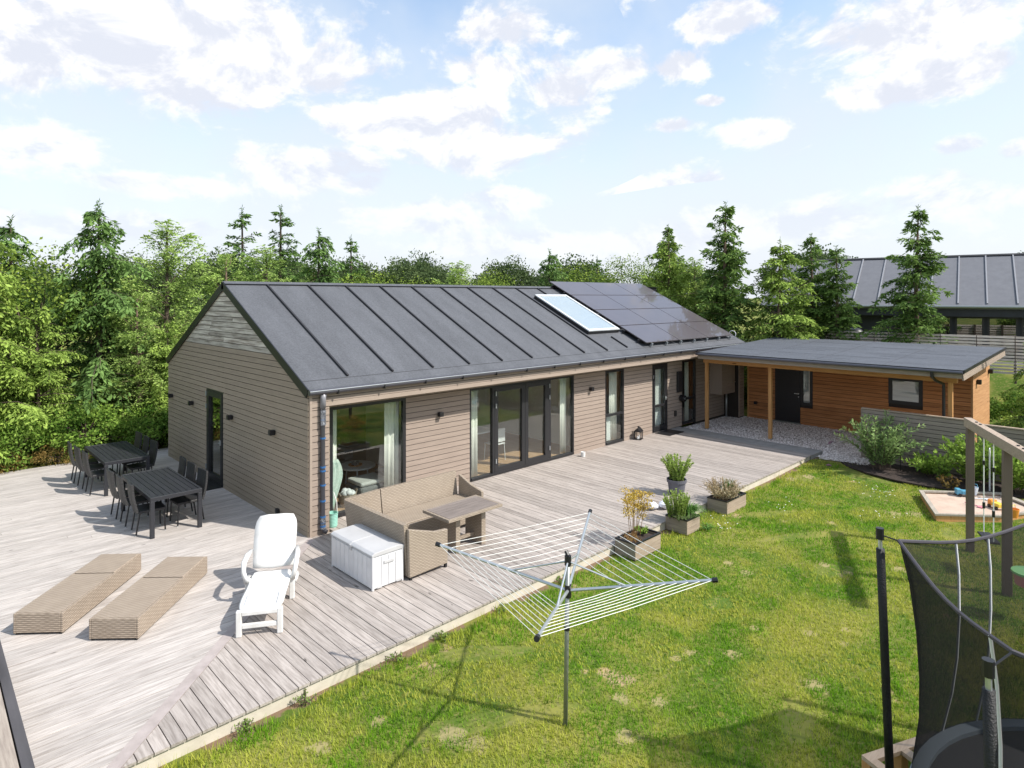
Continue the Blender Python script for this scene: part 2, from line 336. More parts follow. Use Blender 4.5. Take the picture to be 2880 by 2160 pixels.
# ------------------------------------------------------------------ ground
def ss(a, b, x): t = np.clip((x-a)/(b-a), 0, 1); return t*t*(3-2*t)
def gz(x, y):
    x = np.asarray(x, float); y = np.asarray(y, float)
    z = -0.17 + 0.05*ss(10, 13, x) + 0.03*np.sin(x*0.9+1)*np.sin(y*0.8)*ss(14, 8, np.hypot(x-3, y+7))
    z = z + 1.95*ss(20.0, 24.5, x + 0.15*y)*(1-ss(6, 16, y))
    z = z + 1.0*ss(26, 50, np.hypot(x, y))
    return z
BARE = [(3.49,-7.47,.10),(3.92,-7.78,.09),(2.34,-7.97,.15),(2.25,-6.98,.10),(6.6,-7.76,.14),(4.72,-5.99,.11),(4.84,-5.62,.10),(1.86,-6.6,.09),(1.62,-6.55,.08),(0.01,-6.94,.13),(0.48,-6.55,.12),(0.72,-6.88,.10),(10.59,-4.32,.20),(11.15,-4.62,.18),(3.1,-6.88,.08),(3.52,-7.9,.07),(-1.25,-5.67,.16),(-1.15,-5.94,.14),(-1.66,-4.93,.10),(-2.3,-4.86,.12),(9.6,-6.9,.22),(9.9,-7.2,.20),(8.0,-6.2,.12),(5.9,-6.8,.10)]
def gmat():
    m = bpy.data.materials.new('lawn_ground'); m.use_nodes = True; b = m.node_tree.nodes['Principled BSDF']; N, L = nodes(m); b.inputs['Roughness'].default_value = 0.95
    b.inputs['Specular IOR Level'].default_value = 0.1
    geo = N('ShaderNodeNewGeometry'); sp = N('ShaderNodeSeparateXYZ'); L(geo.outputs['Position'], sp.inputs[0])
    def nz(s, d=4): n = N('ShaderNodeTexNoise'); n.inputs['Scale'].default_value = s; n.inputs['Detail'].default_value = d; L(geo.outputs['Position'], n.inputs['Vector']); return n.outputs['Fac']
    def rp(f, a, b_):
        mr = N('ShaderNodeMapRange'); mr.interpolation_type = 'SMOOTHSTEP'; L(f, mr.inputs[0]); mr.inputs[1].default_value = a; mr.inputs[2].default_value = b_; return mr.outputs[0]
    def mix(f, a, b_):
        x = N('ShaderNodeMix'); x.data_type = 'RGBA'
        for i, q in ((0, f), (6, a), (7, b_)):
            if isinstance(q, tuple): x.inputs[i].default_value = q+(1,)
            else: L(q, x.inputs[i])
        return x.outputs[2]
    c = mix(rp(nz(0.9, 6), 0.40, 0.62), (0.085,0.14,0.022), (0.23,0.225,0.055))
    c = mix(rp(nz(14, 5), 0.50, 0.66), c, (0.19,0.19,0.06))
    c = mix(rp(nz(1.9, 3), 0.66, 0.74), c, (0.40,0.29,0.17))
    dmin = None                                                     # worn bare spots
    nzv = N('ShaderNodeTexNoise'); nzv.inputs['Scale'].default_value = 9; nzv.inputs['Detail'].default_value = 4; L(geo.outputs['Position'], nzv.inputs['Vector'])
    for (bx, by, br) in BARE:
        s_ = N('ShaderNodeVectorMath'); s_.operation = 'DISTANCE'; L(geo.outputs['Position'], s_.inputs[0]); s_.inputs[1].default_value = (bx, by, -0.165)
        q = N('ShaderNodeMath'); q.operation = 'DIVIDE'; L(s_.outputs['Value'], q.inputs[0]); q.inputs[1].default_value = br*1.15
        if dmin is None: dmin = q.outputs[0]
        else: mn = N('ShaderNodeMath'); mn.operation = 'MINIMUM'; L(dmin, mn.inputs[0]); L(q.outputs[0], mn.inputs[1]); dmin = mn.outputs[0]
    ad = N('ShaderNodeMath'); ad.operation = 'MULTIPLY_ADD'; L(nzv.outputs['Fac'], ad.inputs[0]); ad.inputs[1].default_value = 1.6; L(dmin, ad.inputs[2])
    c = mix(rp(ad.outputs[0], 1.75, 1.45), c, (0.30,0.26,0.12))
    # bare mulch along the concrete edge of the deck
    ed = N('ShaderNodeMath'); ed.operation = 'MULTIPLY_ADD'; L(nz(3.0, 5), ed.inputs[0]); ed.inputs[1].default_value = -0.8; L(sp.outputs[1], ed.inputs[2])
    lim = N('ShaderNodeMath'); lim.operation = 'LESS_THAN'; L(sp.outputs[1], lim.inputs[0]); lim.inputs[1].default_value = -3.9
    mu = N('ShaderNodeMath'); mu.operation = 'MULTIPLY'; L(rp(ed.outputs[0], -4.52, -4.46), mu.inputs[0]); L(lim.outputs[0], mu.inputs[1])
    c = mix(mu.outputs[0], c, (0.22,0.15,0.10))
    L(c, b.inputs['Base Color']); return m
GROUND = gmat()
def ground():
    xs = np.concatenate([np.linspace(-900,-40,8), np.linspace(-30,-8,8), np.arange(-6,30,0.4), np.linspace(31,70,20), np.linspace(90,1400,10)])
    ys = np.concatenate([np.linspace(-900,-40,8), np.linspace(-30,-13,8), np.arange(-12,22,0.4), np.linspace(24,70,20), np.linspace(90,1400,10)])
    X, Y = np.meshgrid(xs, ys, indexing='ij'); Z = gz(X, Y)
    under = (X > -7.5) & (X < 12.4) & (Y > -3.9) & (Y < 9); Z = np.where(under, -0.45, Z)
    nx, ny = X.shape; v = np.stack([X, Y, Z], -1).reshape(-1, 3)
    i = np.arange((nx-1)*(ny-1)); a = (i//(ny-1))*ny + i % (ny-1)
    f = np.stack([a, a+ny, a+ny+1, a+1], -1)
    me = bpy.data.meshes.new('ground'); me.from_pydata(v.tolist(), [], f.tolist()); me.materials.append(GROUND); me.shade_smooth()
    o = bpy.data.objects.new('ground', me); col.objects.link(o); tag(o, kind='structure')
ground()
def sheet(name, poly, z, mat, dz=0.0):
    b = MB().prism(poly, z-0.03, z); return b.build(name, mat, kind='structure')

# leaves / blades as kites, built with numpy
def kites(P, D, U, Ln, W):
    """P base points, D unit directions, U unit sideways, lengths, widths -> 4 verts each"""
    Ln = np.asarray(Ln)[:, None]; W = np.asarray(W)[:, None]
    return np.stack([P, P + D*Ln*0.5 - U*W*0.5, P + D*Ln, P + D*Ln*0.5 + U*W*0.5], 1).reshape(-1, 3)
def leafmesh(name, V, mat, tint, parent=None, tri=False, **k):
    n = len(V)//(3 if tri else 4); q = 3 if tri else 4
    me = bpy.data.meshes.new(name); me.vertices.add(len(V)); me.vertices.foreach_set('co', np.ascontiguousarray(V, np.float32).ravel())
    me.loops.add(len(V)); me.loops.foreach_set('vertex_index', np.arange(len(V), dtype=np.int32))
    me.polygons.add(n); me.polygons.foreach_set('loop_start', np.arange(0, n*q, q, dtype=np.int32))
    me.update(calc_edges=True); me.materials.append(mat)
    at = me.attributes.new('tint', 'FLOAT', 'POINT'); at.data.foreach_set('value', np.repeat(np.clip(tint, 0, 1), q).astype(np.float32))
    o = bpy.data.objects.new(name, me); col.objects.link(o)
    if parent: o.parent = parent
    return tag(o, **k)
def unit(v): return v/np.maximum(np.linalg.norm(v, axis=-1, keepdims=True), 1e-9)

def grass():
    rg = np.random.default_rng(3); n = 560000
    # more blades near the camera, fewer far away
    t = rg.random(n); dep = 3.2 + 15.5*t**1.25; lat = (rg.random(n)-0.5)*2*0.86*dep
    F, Rr = F3(); X = CAM[0] + F[0]*dep + Rr[0]*lat; Y = CAM[1] + F[1]*dep + Rr[1]*lat
    edge = -4.075 - 0.07*np.abs(np.sin(X*2.1)+np.sin(X*5.3+1)) - 0.05*rg.random(n)
    bed = (X > 11.9 + 0.25*np.sin(Y*2.5)) & (Y > -8.7) & (Y < -5.3 + (13-X)*0.5)
    keep = (Y < edge) & (X < 13.2) & (X > -4.6) & ~bed & ~((X > 12.75) & (Y > -4.9)) & ~((X>9.7)&(X<12.2)&(Y<-7.0-(X-9.7)*0.1)&(Y>-8.85)&(Y>-7.9-(X-9.7)*0.9)&(Y<-7.55+(X-9.7)*0.35))
    bare = (np.sin(X*1.7+2*np.sin(Y*1.1))*np.sin(Y*2.3+1.3*np.sin(X*0.9)) > 0.86) & (rg.random(n) < 0.8)
    keep &= ~bare
    for (bx, by, br) in BARE:
        a_ = np.arctan2(Y-by, X-bx); rr_ = 0.62*br*(1+0.35*np.sin(a_*3+bx*5)+0.2*np.sin(a_*5+by*3)); keep &= ~((np.hypot(X-bx, (Y-by)*1.3) < rr_) & (rg.random(n) < 0.75))
    X = X[keep]; Y = Y[keep]; dep = dep[keep]; n = len(X); Z = gz(X, Y)
    a = rg.random(n)*6.283; lean = rg.random(n)*0.9 + 0.15
    tall = np.where((np.abs(Y+4.25) < 0.14) & (rg.random(n) < 0.3), 2.2, 1.0)
    patch = 0.5+0.5*np.sin(X*1.3+1.2*np.sin(Y*0.9))*np.cos(Y*1.55+np.sin(X*0.7))
    Ln = (0.028 + 0.028*rg.random(n) + 0.022*patch)*tall; W = 0.0035 + 0.0009*dep
    D = unit(np.stack([np.cos(a)*lean, np.sin(a)*lean, np.ones(n)], -1)); U = np.stack([-np.sin(a), np.cos(a), 0*a], -1)
    P = np.stack([X, Y, Z-0.004], -1)
    V = np.stack([P - U*W[:, None]*0.5, P + U*W[:, None]*0.5, P + D*Ln[:, None]], 1).reshape(-1, 3)
    m = bpy.data.materials.new('grass_blades'); m.use_nodes = True; N, L = nodes(m); m.node_tree.nodes.clear()
    o = N('ShaderNodeOutputMaterial'); at = N('ShaderNodeAttribute'); at.attribute_name = 'tint'; geo = N('ShaderNodeNewGeometry')
    def nz(s, d=4): q = N('ShaderNodeTexNoise'); q.inputs['Scale'].default_value = s; q.inputs['Detail'].default_value = d; L(geo.outputs['Position'], q.inputs['Vector']); return q.outputs['Fac']
    def rp(f, p, q_):
        mr = N('ShaderNodeMapRange'); mr.interpolation_type = 'SMOOTHSTEP'; L(f, mr.inputs[0]); mr.inputs[1].default_value = p; mr.inputs[2].default_value = q_; return mr.outputs[0]
    def mix(f, p, q_):
        x = N('ShaderNodeMix'); x.data_type = 'RGBA'
        for i, q in ((0, f), (6, p), (7, q_)):
            if isinstance(q, tuple): x.inputs[i].default_value = q+(1,)
            elif isinstance(q, float): x.inputs[i].default_value = q
            else: L(q, x.inputs[i])
        return x.outputs[2]
    g = mix(at.outputs['Fac'], (0.075,0.20,0.010), (0.25,0.47,0.03))
    y = mix(at.outputs['Fac'], (0.30,0.36,0.03), (0.60,0.60,0.13))
    c = mix(rp(nz(1.1, 6), 0.43, 0.58), g, y)
    c = mix(rp(nz(4.0, 4), 0.52, 0.68), c, y)
    c = mix(rp(nz(0.55, 3), 0.55, 0.70), c, g)
    c = mix(rp(nz(11.0, 3), 0.58, 0.72), c, (0.065,0.16,0.012))
    d = N('ShaderNodeBsdfDiffuse'); t_ = N('ShaderNodeBsdfTranslucent'); mx = N('ShaderNodeMixShader'); mx.inputs[0].default_value = 0.4
    L(c, d.inputs[0]); L(c, t_.inputs[0]); L(d.outputs[0], mx.inputs[1]); L(t_.outputs[0], mx.inputs[2]); L(mx.outputs[0], o.inputs[0])
    leafmesh('grass', V, m, rg.random(n), tri=True, label='short mown lawn with yellowing dry patches', cat='grass', kind='stuff')
grass()

# ------------------------------------------------------------------ deck
deck = empty('wooden_deck', (0,0,0), kind='structure')
GAP = 0.010
MITRE = material('mitre_plank', (0.43,0.375,0.355), 0.65, c2=(0.33,0.285,0.265), nscale=7, bump=0.2)
def deck_boards():
    p = 0.145; x = -4.02
    while x < 12.7:                                   # boards running towards the house front
        x1 = x + p - GAP; zt = random.uniform(-0.002, 0.002)
        if x1 <= -0.05:
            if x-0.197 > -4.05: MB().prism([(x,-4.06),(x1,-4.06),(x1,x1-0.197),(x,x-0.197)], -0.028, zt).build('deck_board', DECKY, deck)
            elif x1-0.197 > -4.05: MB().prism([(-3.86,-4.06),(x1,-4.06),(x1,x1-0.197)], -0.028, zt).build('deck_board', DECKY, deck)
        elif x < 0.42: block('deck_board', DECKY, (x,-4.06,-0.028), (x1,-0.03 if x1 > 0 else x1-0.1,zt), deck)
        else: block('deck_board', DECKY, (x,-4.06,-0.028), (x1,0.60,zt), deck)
        x += p
    y = -4.06
    while y < 9.25:                                   # boards running along, left of the mitre
        y1 = y + p - GAP; zt = random.uniform(-0.002, 0.002)
        if y1 < 0.0:
            b = MB().prism([(-9,y),(y-0.005,y),(y1-0.005,y1),(-9,y1)], -0.028, zt); b.build('deck_board', DECKX, deck)
        else:
            xe = -0.02 if y < 8.25 else 3.4
            jx = random.choice([None, None, random.uniform(-4.5,-1.0)])
            if jx and y > 0.2:
                block('deck_board', DECKX, (-9,y,-0.028), (jx,y1,zt), deck); block('deck_board', DECKX, (jx+0.005,y,-0.028), (xe,y1,zt-0.001), deck)
            else: block('deck_board', DECKX, (-9,y,-0.028), (xe,y1,zt), deck)
        y += p
    MB().prism([(-4.06,-4.06),(-3.87,-4.06),(0.0,-0.19),(0.0,0.0)], -0.028, 0.004).build('mitre_board', MITRE, deck)
    block('substructure', DARKGAP, (-9,-3.98,-0.10), (12.65,0.57,-0.031), deck)
    block('substructure', DARKGAP, (-9,0.58,-0.10), (-0.03,9.2,-0.031), deck)
    block('concrete_plinth', CONC, (-4.0,-4.035,-0.42), (3.9,-3.985,-0.036), deck)
    block('concrete_plinth', CONC, (3.93,-4.035,-0.42), (8.4,-3.985,-0.036), deck)
    block('concrete_plinth', CONC, (8.43,-4.035,-0.42), (12.66,-3.985,-0.036), deck)
    block('edge_board', DECKX, (-9,9.27,-0.30), (3.4,9.30,-0.03), deck)
deck_boards()
PV = empty('pavement', (0,0,0), kind='structure')
for i in range(8):
    MB().box((12.72,-4.06+i*0.58,-0.12),(13.55,-4.06+i*0.58+0.572,-0.012+random.uniform(-.002,.002))).build('paving_slab', PAVE, PV)
def gravel():
    m = bpy.data.materials.new('gravel'); m.use_nodes = True; b = m.node_tree.nodes['Principled BSDF']; N, L = nodes(m); b.inputs['Roughness'].default_value = 0.9
    geo = N('ShaderNodeNewGeometry'); vo = N('ShaderNodeTexVoronoi'); vo.inputs['Scale'].default_value = 26; L(geo.outputs['Position'], vo.inputs['Vector'])
    bw = N('ShaderNodeRGBToBW'); L(vo.outputs['Color'], bw.inputs[0]); cr = N('ShaderNodeValToRGB'); e = cr.color_ramp.elements
    e[0].color = (0.36,0.30,0.27,1); e[1].color = (0.80,0.73,0.68,1); e[0].position = 0.2; e[1].position = 0.8; L(bw.outputs[0], cr.inputs[0]); L(cr.outputs[0], b.inputs['Base Color'])
    bp = N('ShaderNodeBump'); bp.inputs['Strength'].default_value = 0.9; bp.inputs['Distance'].default_value = 0.03; bp.invert = True; L(vo.outputs['Distance'], bp.inputs['Height']); L(bp.outputs[0], b.inputs['Normal'])
    poly = [(13.56,0.57),(13.56,-4.07),(12.9,-4.2),(13.0,-4.8),(13.25,-5.3),(14.1,-5.45),(17.3,-7.2),(17.3,3.0),(19,3.0),(19,12),(17.2,12),(17.2,0.57)]
    sheet('gravel_bed', poly, -0.075, m)
    rg = np.random.default_rng(5); n = 15000; X = rg.uniform(12.9,17.2,n); Y = rg.uniform(-5.6,0.5,n)
    k = ((X > 13.58) | (Y < -4.1)) & (Y > -5.4 - (X-13)*0.05); X = X[k]; Y = Y[k]; n = len(X); Z = np.full(n, -0.07)
    o6 = np.array([[1,0,0],[0,1,0],[-1,0,0],[0,-1,0],[0,0,1]]); s = rg.uniform(0.010,0.026,n)
    a = rg.random(n)*6.28; ca, sa = np.cos(a), np.sin(a); st = rg.uniform(0.7,1.4,(n,3)); st[:,2] *= 0.75
    V = o6[None]*s[:,None,None]*st[:,None,:]; x_ = V[...,0]*ca[:,None]-V[...,1]*sa[:,None]; y_ = V[...,0]*sa[:,None]+V[...,1]*ca[:,None]
    V = np.stack([x_, y_, V[...,2]], -1) + np.stack([X,Y,Z],-1)[:,None]
    T = V[:, [[0,1,4],[1,2,4],[2,3,4],[3,0,4]]].reshape(-1,3)
    leafmesh('gravel_stones', T, leafmat('pebbles', (0.42,0.36,0.33), (0.92,0.87,0.83), 0.0), np.repeat(rg.random(n),4), tri=True, label='loose pinkish grey gravel under the carport', cat='gravel', kind='stuff')
gravel()
sheet('flower_bed', [(12.95,-4.75),(12.6,-5.0),(12.25,-5.6),(12.05,-6.3),(12.02,-6.9),(12.2,-7.5),(12.5,-8.2),(12.7,-9.4),(13.7,-9.4),(13.7,-5.0)], -0.085, SOIL)

# ------------------------------------------------------------------ the house
house = empty('house', (0,0,0), label='long single storey house with taupe cladding and dark felt gable roof', cat='house')
W_, EZ, RZ, LX, FY = 8.262, 2.66, 4.66, 17.15, 0.58
P_ = 0.116
def prof(zb, h, y, sgn=-1, thick=0.022):
    """lap board profile (depth, z), outer face towards sgn"""
    return [(y, zb), (y+sgn*thick, zb), (y+sgn*(thick-0.006), zb+h-0.013), (y, zb+h-0.013)]
def wallx(parent, x0, x1, z0, z1, y, mat=CLAD, p=P_, name='board', holes=()):
    z = z0
    while z < z1-0.02:
        h = min(p, z1-z); segs = [(x0, x1)]
        for (a, b, c, d) in holes:
            if z+h > c+0.01 and z < d-0.01: segs = [s for q in segs for s in ((q[0], min(q[1], a)), (max(q[0], b), q[1])) if s[1]-s[0] > 0.01]
        for (a, b) in segs: MB().prism(prof(z, h, y), a, b, axis=0).build(name, mat, parent)
        z += p
wall_f = MB().box((0.40,FY+0.03,-0.30),(LX-0.42,FY+0.10,2.62)).build  # core pieces are built between the openings below
walls = empty('wall', parent=None) if False else None
def grp(name, parent):
    o = bpy.data.objects.new(name, None); col.objects.link(o); o.parent = parent; return o
def core(lo, hi, parent=house, mat=DARKGAP): return block('wall_core', mat, lo, hi, parent)
front = MB().box((0.40,FY+0.001,2.36),(LX-0.42,FY+0.15,2.60)).build('wall', DARKGAP, house)
openings = [(0.71,2.50,0.0,2.21),(4.30,8.09,0.0,2.20),(9.50,10.43,0.0,2.19),(11.95,12.85,0.0,2.19),(13.74,14.67,0.0,2.19)]
wallx(front, 0.405, LX-0.43, 0.0, 2.36, FY, holes=openings)
xs = [0.40]+[v for o in openings for v in o[:2]]+[LX-0.42]
for i in range(0, len(xs), 2): block('wall_core', DARKGAP, (xs[i], FY+0.001, -0.3), (xs[i+1], FY+0.15, 2.36), house)
for o in openings: block('wall_core', DARKGAP, (o[0], FY+0.001, o[3]), (o[1], FY+0.15, 2.36), house)
# corner piers, fascia band and soffit
for (a, b) in ((0.03,0.385),(LX-0.41,LX-0.03)):
    pr = MB().box((a,0.001,-0.3),(b,FY,2.60)).build('pier', DARKGAP, house)
    wallx(pr, a, b, -0.02, 2.345, 0.0)
    z = -0.02
    while z < 2.32:                                   # returns of the piers beside the recess
        if a < 1: MB().prism(prof(z, P_, b, +1), 0.0, FY-0.03, axis=1).build('board', CLADY, pr)
        z += P_
    MB().box((a-0.028,-0.028,-0.03),(a+0.02,-0.001,2.60)).build('corner_trim', TRIM, pr)
fas = MB().box((0.03,0.001,2.40),(LX-0.03,0.05,2.60)).build('fascia', DARKGAP, house)
MB().box((0.04,-0.026,2.345),(LX-0.04,0.052,2.43)).build('fascia_board', TRIM, fas, bevel=0.003)
wallx(fas, 0.04, LX-0.04, 2.438, 2.60, 0.0, p=0.085)
block('soffit', TRIM, (0.40,0.055,2.36), (LX-0.42,FY-0.03,2.375), house)
# gable wall, board by board, cut by the roof slope
rk = (RZ-EZ)/(W_/2)
def zroof(y): return EZ + rk*(y if y < W_/2 else W_-y)
gab = MB().prism([(0.002,-0.3),(W_-0.002,-0.3),(W_-0.002,EZ-0.05),(W_/2,RZ-0.05),(0.002,EZ-0.05)], 0.001, 0.15, axis=0)
gab = None
g_core = MB()
for poly in ([(0.002,-0.3),(4.17,-0.3),(4.17,2.18),(0.002,2.18)], [(5.27,-0.3),(W_-0.002,-0.3),(W_-0.002,2.18),(5.27,2.18)], [(0.002,2.18),(W_-0.002,2.18),(W_-0.002,EZ-0.03),(W_/2,RZ-0.03),(0.002,EZ-0.03)]):
    g_core.prism(poly, 0.001, 0.15, axis=0)
gable = g_core.build('gable_wall', DARKGAP, house)
z = -0.02; k = 0
while z < RZ-0.12:
    y0, y1 = 0.0, W_; zt = z+P_-0.013
    cut = lambda zz: max(0.0, (zz-EZ+0.02)/rk)
    weath = z > 3.12; mat = WEATH if weath else CLADY
    segs = [(y0, y1)] if z > 2.17 else [(y0, 4.17), (5.27, y1)]
    if weath and random.random() < 0.45 and z < 4.0: j = random.uniform(3.0, 5.2); segs = [(y0, j), (j+0.005, y1)]
    for (a, b) in segs:
        ab, at_, bb, bt = max(a, cut(z)), max(a, cut(zt)), min(b, W_-cut(z)), min(b, W_-cut(zt))
        if bb-ab < 0.03: continue
        X0, X1, X2 = 0.0, -0.022, -0.014
        v = [(X0,ab,z),(X1,ab,z),(X1,bb,z),(X0,bb,z),(X0,at_,zt),(X2,at_,zt),(X2,bt,zt),(X0,bt,zt)]
        MB().add(v, [(0,3,2,1),(4,5,6,7),(0,1,5,4),(1,2,6,5),(2,3,7,6),(3,0,4,7)]).build('board', mat, gable)
    z += P_
# other walls (seen only from the side)
block('end_wall', CLADY, (LX-0.18,FY+0.16,-0.3), (LX-0.03,W_,EZ-0.05), house); block('rear_wall', CLAD, (0.16,W_-0.15,-0.3), (LX-0.2,W_,EZ-0.05), house)
MB().prism([(0.2,EZ-0.05),(W_-0.02,EZ-0.05),(W_/2,RZ-0.05)], LX-0.18, LX-0.03, axis=0).build('end_gable', CLADY, house)
block('pier_side', CLADY, (LX-0.028,0.002,-0.3), (LX-0.002,FY+0.14,2.60), house)
# roof
roof = MB()
th = 0.09
def rp_(y, off=0.0):
    return zroof(y)+0.045+off
e0, e1 = -0.045, W_+0.045
roof.prism([(e0,rp_(0)-rk*0.045-0.0),(W_/2,rp_(W_/2)),(e1,rp_(0)-rk*0.045),(e1,rp_(0)-rk*0.045-th),(W_/2,rp_(W_/2)-th),(e0,rp_(0)-rk*0.045-th)], -0.03, LX+0.02, axis=0)
roof = roof.build('roof', ROOF, house)
cs, sn = math.cos(math.atan(rk)), math.sin(math.atan(rk))
O_ = Vector((0, 0, rp_(0)))                           # front eave line; s runs up the slope
RM = Matrix(((1,0,0,O_.x),(0,cs,-sn,O_.y),(0,sn,cs,O_.z),(0,0,0,1)))
def rbox(mb, x0, x1, s0, s1, h0, h1): return mb.box((x0,s0,h0),(x1,s1,h1), RM)
SL = (W_/2)/cs
for (yy, s_) in ((0,1),(W_,-1)):                      # black rake boards on the gable end
    pass
rb = MB(); rbox(rb, -0.055,-0.032, -0.06, SL+0.01, -0.16, 0.012); rb.build('rake_board', BLACK, roof)
RMb = Matrix(((1,0,0,0),(0,-cs,sn,W_),(0,sn,cs,rp_(0)),(0,0,0,1)))
MB().box((-0.055,-0.06,-0.16),(-0.032,SL+0.01,0.012), RMb).build('rake_board', BLACK, roof)
rb = MB(); rbox(rb, LX+0.022,LX+0.045,-0.06,SL,-0.16,0.012); rb.build('rake_board', BLACK, roof)
for i in range(10):
    x = 0.92+1.034*i
    if i < 9: b = MB(); rbox(b, x-0.022, x+0.022, 0.27, 4.44, 0.002, 0.045); b.build('roof_seam', SEAM, roof, bevel=0.01)
    else:
        for (s0, s1) in ((0.33,1.0),(3.95,4.44)): b = MB(); rbox(b, x-0.022, x+0.022, s0, s1, 0.002, 0.045); b.build('roof_seam', SEAM, roof, bevel=0.01)
b = MB(); rbox(b, -0.03, LX, 0.235, 0.243, 0.001, 0.004); b.build('felt_joint', SEAM, roof)
b = MB(); rbox(b, -0.035, LX+0.01, 4.46, SL+0.012, 0.003, 0.022); b.build('ridge_cap', ROOF, roof)
b = MB(); rbox(b, -0.037, LX+0.01, 4.435, 4.459, 0.002, 0.03); b.build('ridge_edge', BLACK, roof)
MB().box((-0.035,4.435,0.003),(LX+0.01,SL+0.012,0.022), RMb).build('ridge_cap', ROOF, roof)
b = MB(); b.tube([(-0.05,-0.10,2.635),(LX+0.0,-0.10,2.635)], 0.052, 10); gut = b.build('gutter', ZINC, house, smooth=False)
MB().tube([(-0.05,-0.152,2.66),(LX,-0.152,2.66)], 0.008, 6).build('gutter_rim', ALU, gut)
for i in range(17): MB().box((0.5+i,-0.16,2.568),(0.52+i,-0.046,2.645)).build('gutter_bracket', BLACK, gut)
# skylight
sky_ = MB(); rbox(sky_, 9.38,10.90,1.24,3.72,0.0,0.10); sk = sky_.build('skylight', BLACK, roof)
b = MB()
for q in ((9.38,10.90,1.24,1.34),(9.38,10.90,3.62,3.72),(9.38,9.46,1.34,3.62),(10.82,10.90,1.34,3.62)): rbox(b, *q, 0.102, 0.135)
b.build('skylight_frame', material('skylight_alu', (0.62,0.64,0.65), 0.4), roof)
b = MB(); rbox(b, 9.46,10.82,1.34,3.62,0.102,0.112); b.build('skylight_blind', material('white_blind', (0.44,0.48,0.48), 0.35, noise=0.06, nscale=2), roof)
b = MB(); rbox(b, 9.46,10.82,1.34,3.62,0.118,0.124); b.build('skylight_glass', GLASS2, roof)
# solar panels
arr = empty('solar_array', (0,0,0), label='twelve dark solar panels in a grid on the far end of the roof', cat='solar panels')
PAN = material('solar_cell_glass', (0.085,0.070,0.076), 0.42, spec=0.7, noise=0.1, nscale=2, coat=0.6)
XE = [11.05,12.93,14.81,16.69]
for i in range(3):
    for j in range(4):
        b = MB(); rbox(b, XE[i]+0.014, XE[i+1]-0.014, 0.27+1.12*j+0.018, 0.27+1.12*(j+1)-0.018, 0.13, 0.165); b.build('solar_panel', PAN, arr, bevel=0.004)
for j in range(4):
    for dq in (0.25,0.85): b = MB(); rbox(b, XE[0]-0.08, XE[3]+0.08, 0.27+1.12*j+dq, 0.27+1.12*j+dq+0.04, 0.03, 0.125); b.build('rail', BLACK, arr)
for i in range(7): b = MB(); rbox(b, XE[0]+0.3+i*0.85, XE[0]+0.34+i*0.85, 0.23, 0.29, 0.02, 0.13); b.build('clamp', ALU, arr)
vent = empty('roof_vent', (17.2,3.9,rp_(3.9)), label='small black vent housing at the far end of the ridge', cat='vent')
MB().box((-0.5,-0.05,0.0),(0.1,0.35,0.16)).build('cowl', BLACK, vent, bevel=0.02); MB().box((-0.55,-0.1,0.165),(0.15,0.4,0.185)).build('cap', BLACK, vent)
dish = empty('ring_antenna', (16.95,0.35,2.82), label='small pale ring standing at the far eave by the last solar panel', cat='antenna')
MB().tube([(0.0,0.13*math.cos(a),0.16+0.13*math.sin(a)) for a in np.linspace(0,6.283,20)], 0.014, 6).build('ring', WHITE2, dish, smooth=True); MB().tube([(0,0,0),(0,0,0.03)], 0.02, 6).build('foot', ALU, dish)

# windows and doors -------------------------------------------------
def win(name, ax, a0, a1, z0, z1, at, fw=0.06, depth=0.09, leaves=None, mids=(), sgn=1, hinge=None, handle=None, glassm=GLASS, label=None):
    """ax 0: lies in a plane y=at (runs in x, looks to -y); ax 1: lies in x=at (runs in y, looks to -x)"""
    t = bpy.data.objects.new(name, None); col.objects.link(t); t.parent = house
    if label: t['label'] = label
    def B(nm, p0, p1, q0, q1, d0, d1, mat, bevel=0.0):
        lo, hi = ((p0, at+d0, q0), (p1, at+d1, q1)) if ax == 0 else ((at+d0, p0, q0), (at+d1, p1, q1))
        return MB().box(lo, hi).build(nm, mat, t, bevel=bevel)
    B('frame_jamb', a0, a0+fw, z0, z1, -0.01, depth, FRAME); B('frame_jamb', a1-fw, a1, z0, z1, -0.01, depth, FRAME)
    B('frame_head', a0+fw, a1-fw, z1-fw, z1, -0.01, depth, FRAME); B('frame_sill', a0+fw, a1-fw, z0, z0+fw, -0.03, depth, FRAME)
    for (p0, p1, w) in (leaves or [(a0+fw, a1-fw, 0.0)]):
        q0, q1 = z0+fw, z1-fw
        if w:
            B('sash', p0, p0+w, q0, q1, -0.022, 0.05, FRAME); B('sash', p1-w, p1, q0, q1, -0.022, 0.05, FRAME)
            B('sash', p0+w, p1-w, q1-w, q1, -0.022, 0.05, FRAME); B('sash', p0+w, p1-w, q0, q0+w*1.1, -0.022, 0.05, FRAME)
        z_ = [q0+w] + [m for m in mids] + [q1-w]
        for m in mids: B('transom', p0+w, p1-w, m-0.035, m+0.035, -0.012, 0.06, FRAME)
        B('pane', p0+w, p1-w, q0+w, q1-w, 0.028, 0.034, glassm)
    for (hx, zs) in (hinge or []):
        for hz_ in zs: B('hinge', hx-0.012, hx+0.012, hz_-0.055, hz_+0.055, -0.045, -0.023, ALU)
    if handle: hx, hz_ = handle; B('handle', hx-0.06, hx+0.02, hz_, hz_+0.02, -0.07, -0.045, ALU); B('escutcheon', hx-0.02, hx+0.02, hz_-0.05, hz_+0.06, -0.045, -0.023, ALU)
    return t
win('picture_window', 0, 0.71,2.50,0.02,2.21, FY-0.005, fw=0.07, label='large picture window next to the corner pier')
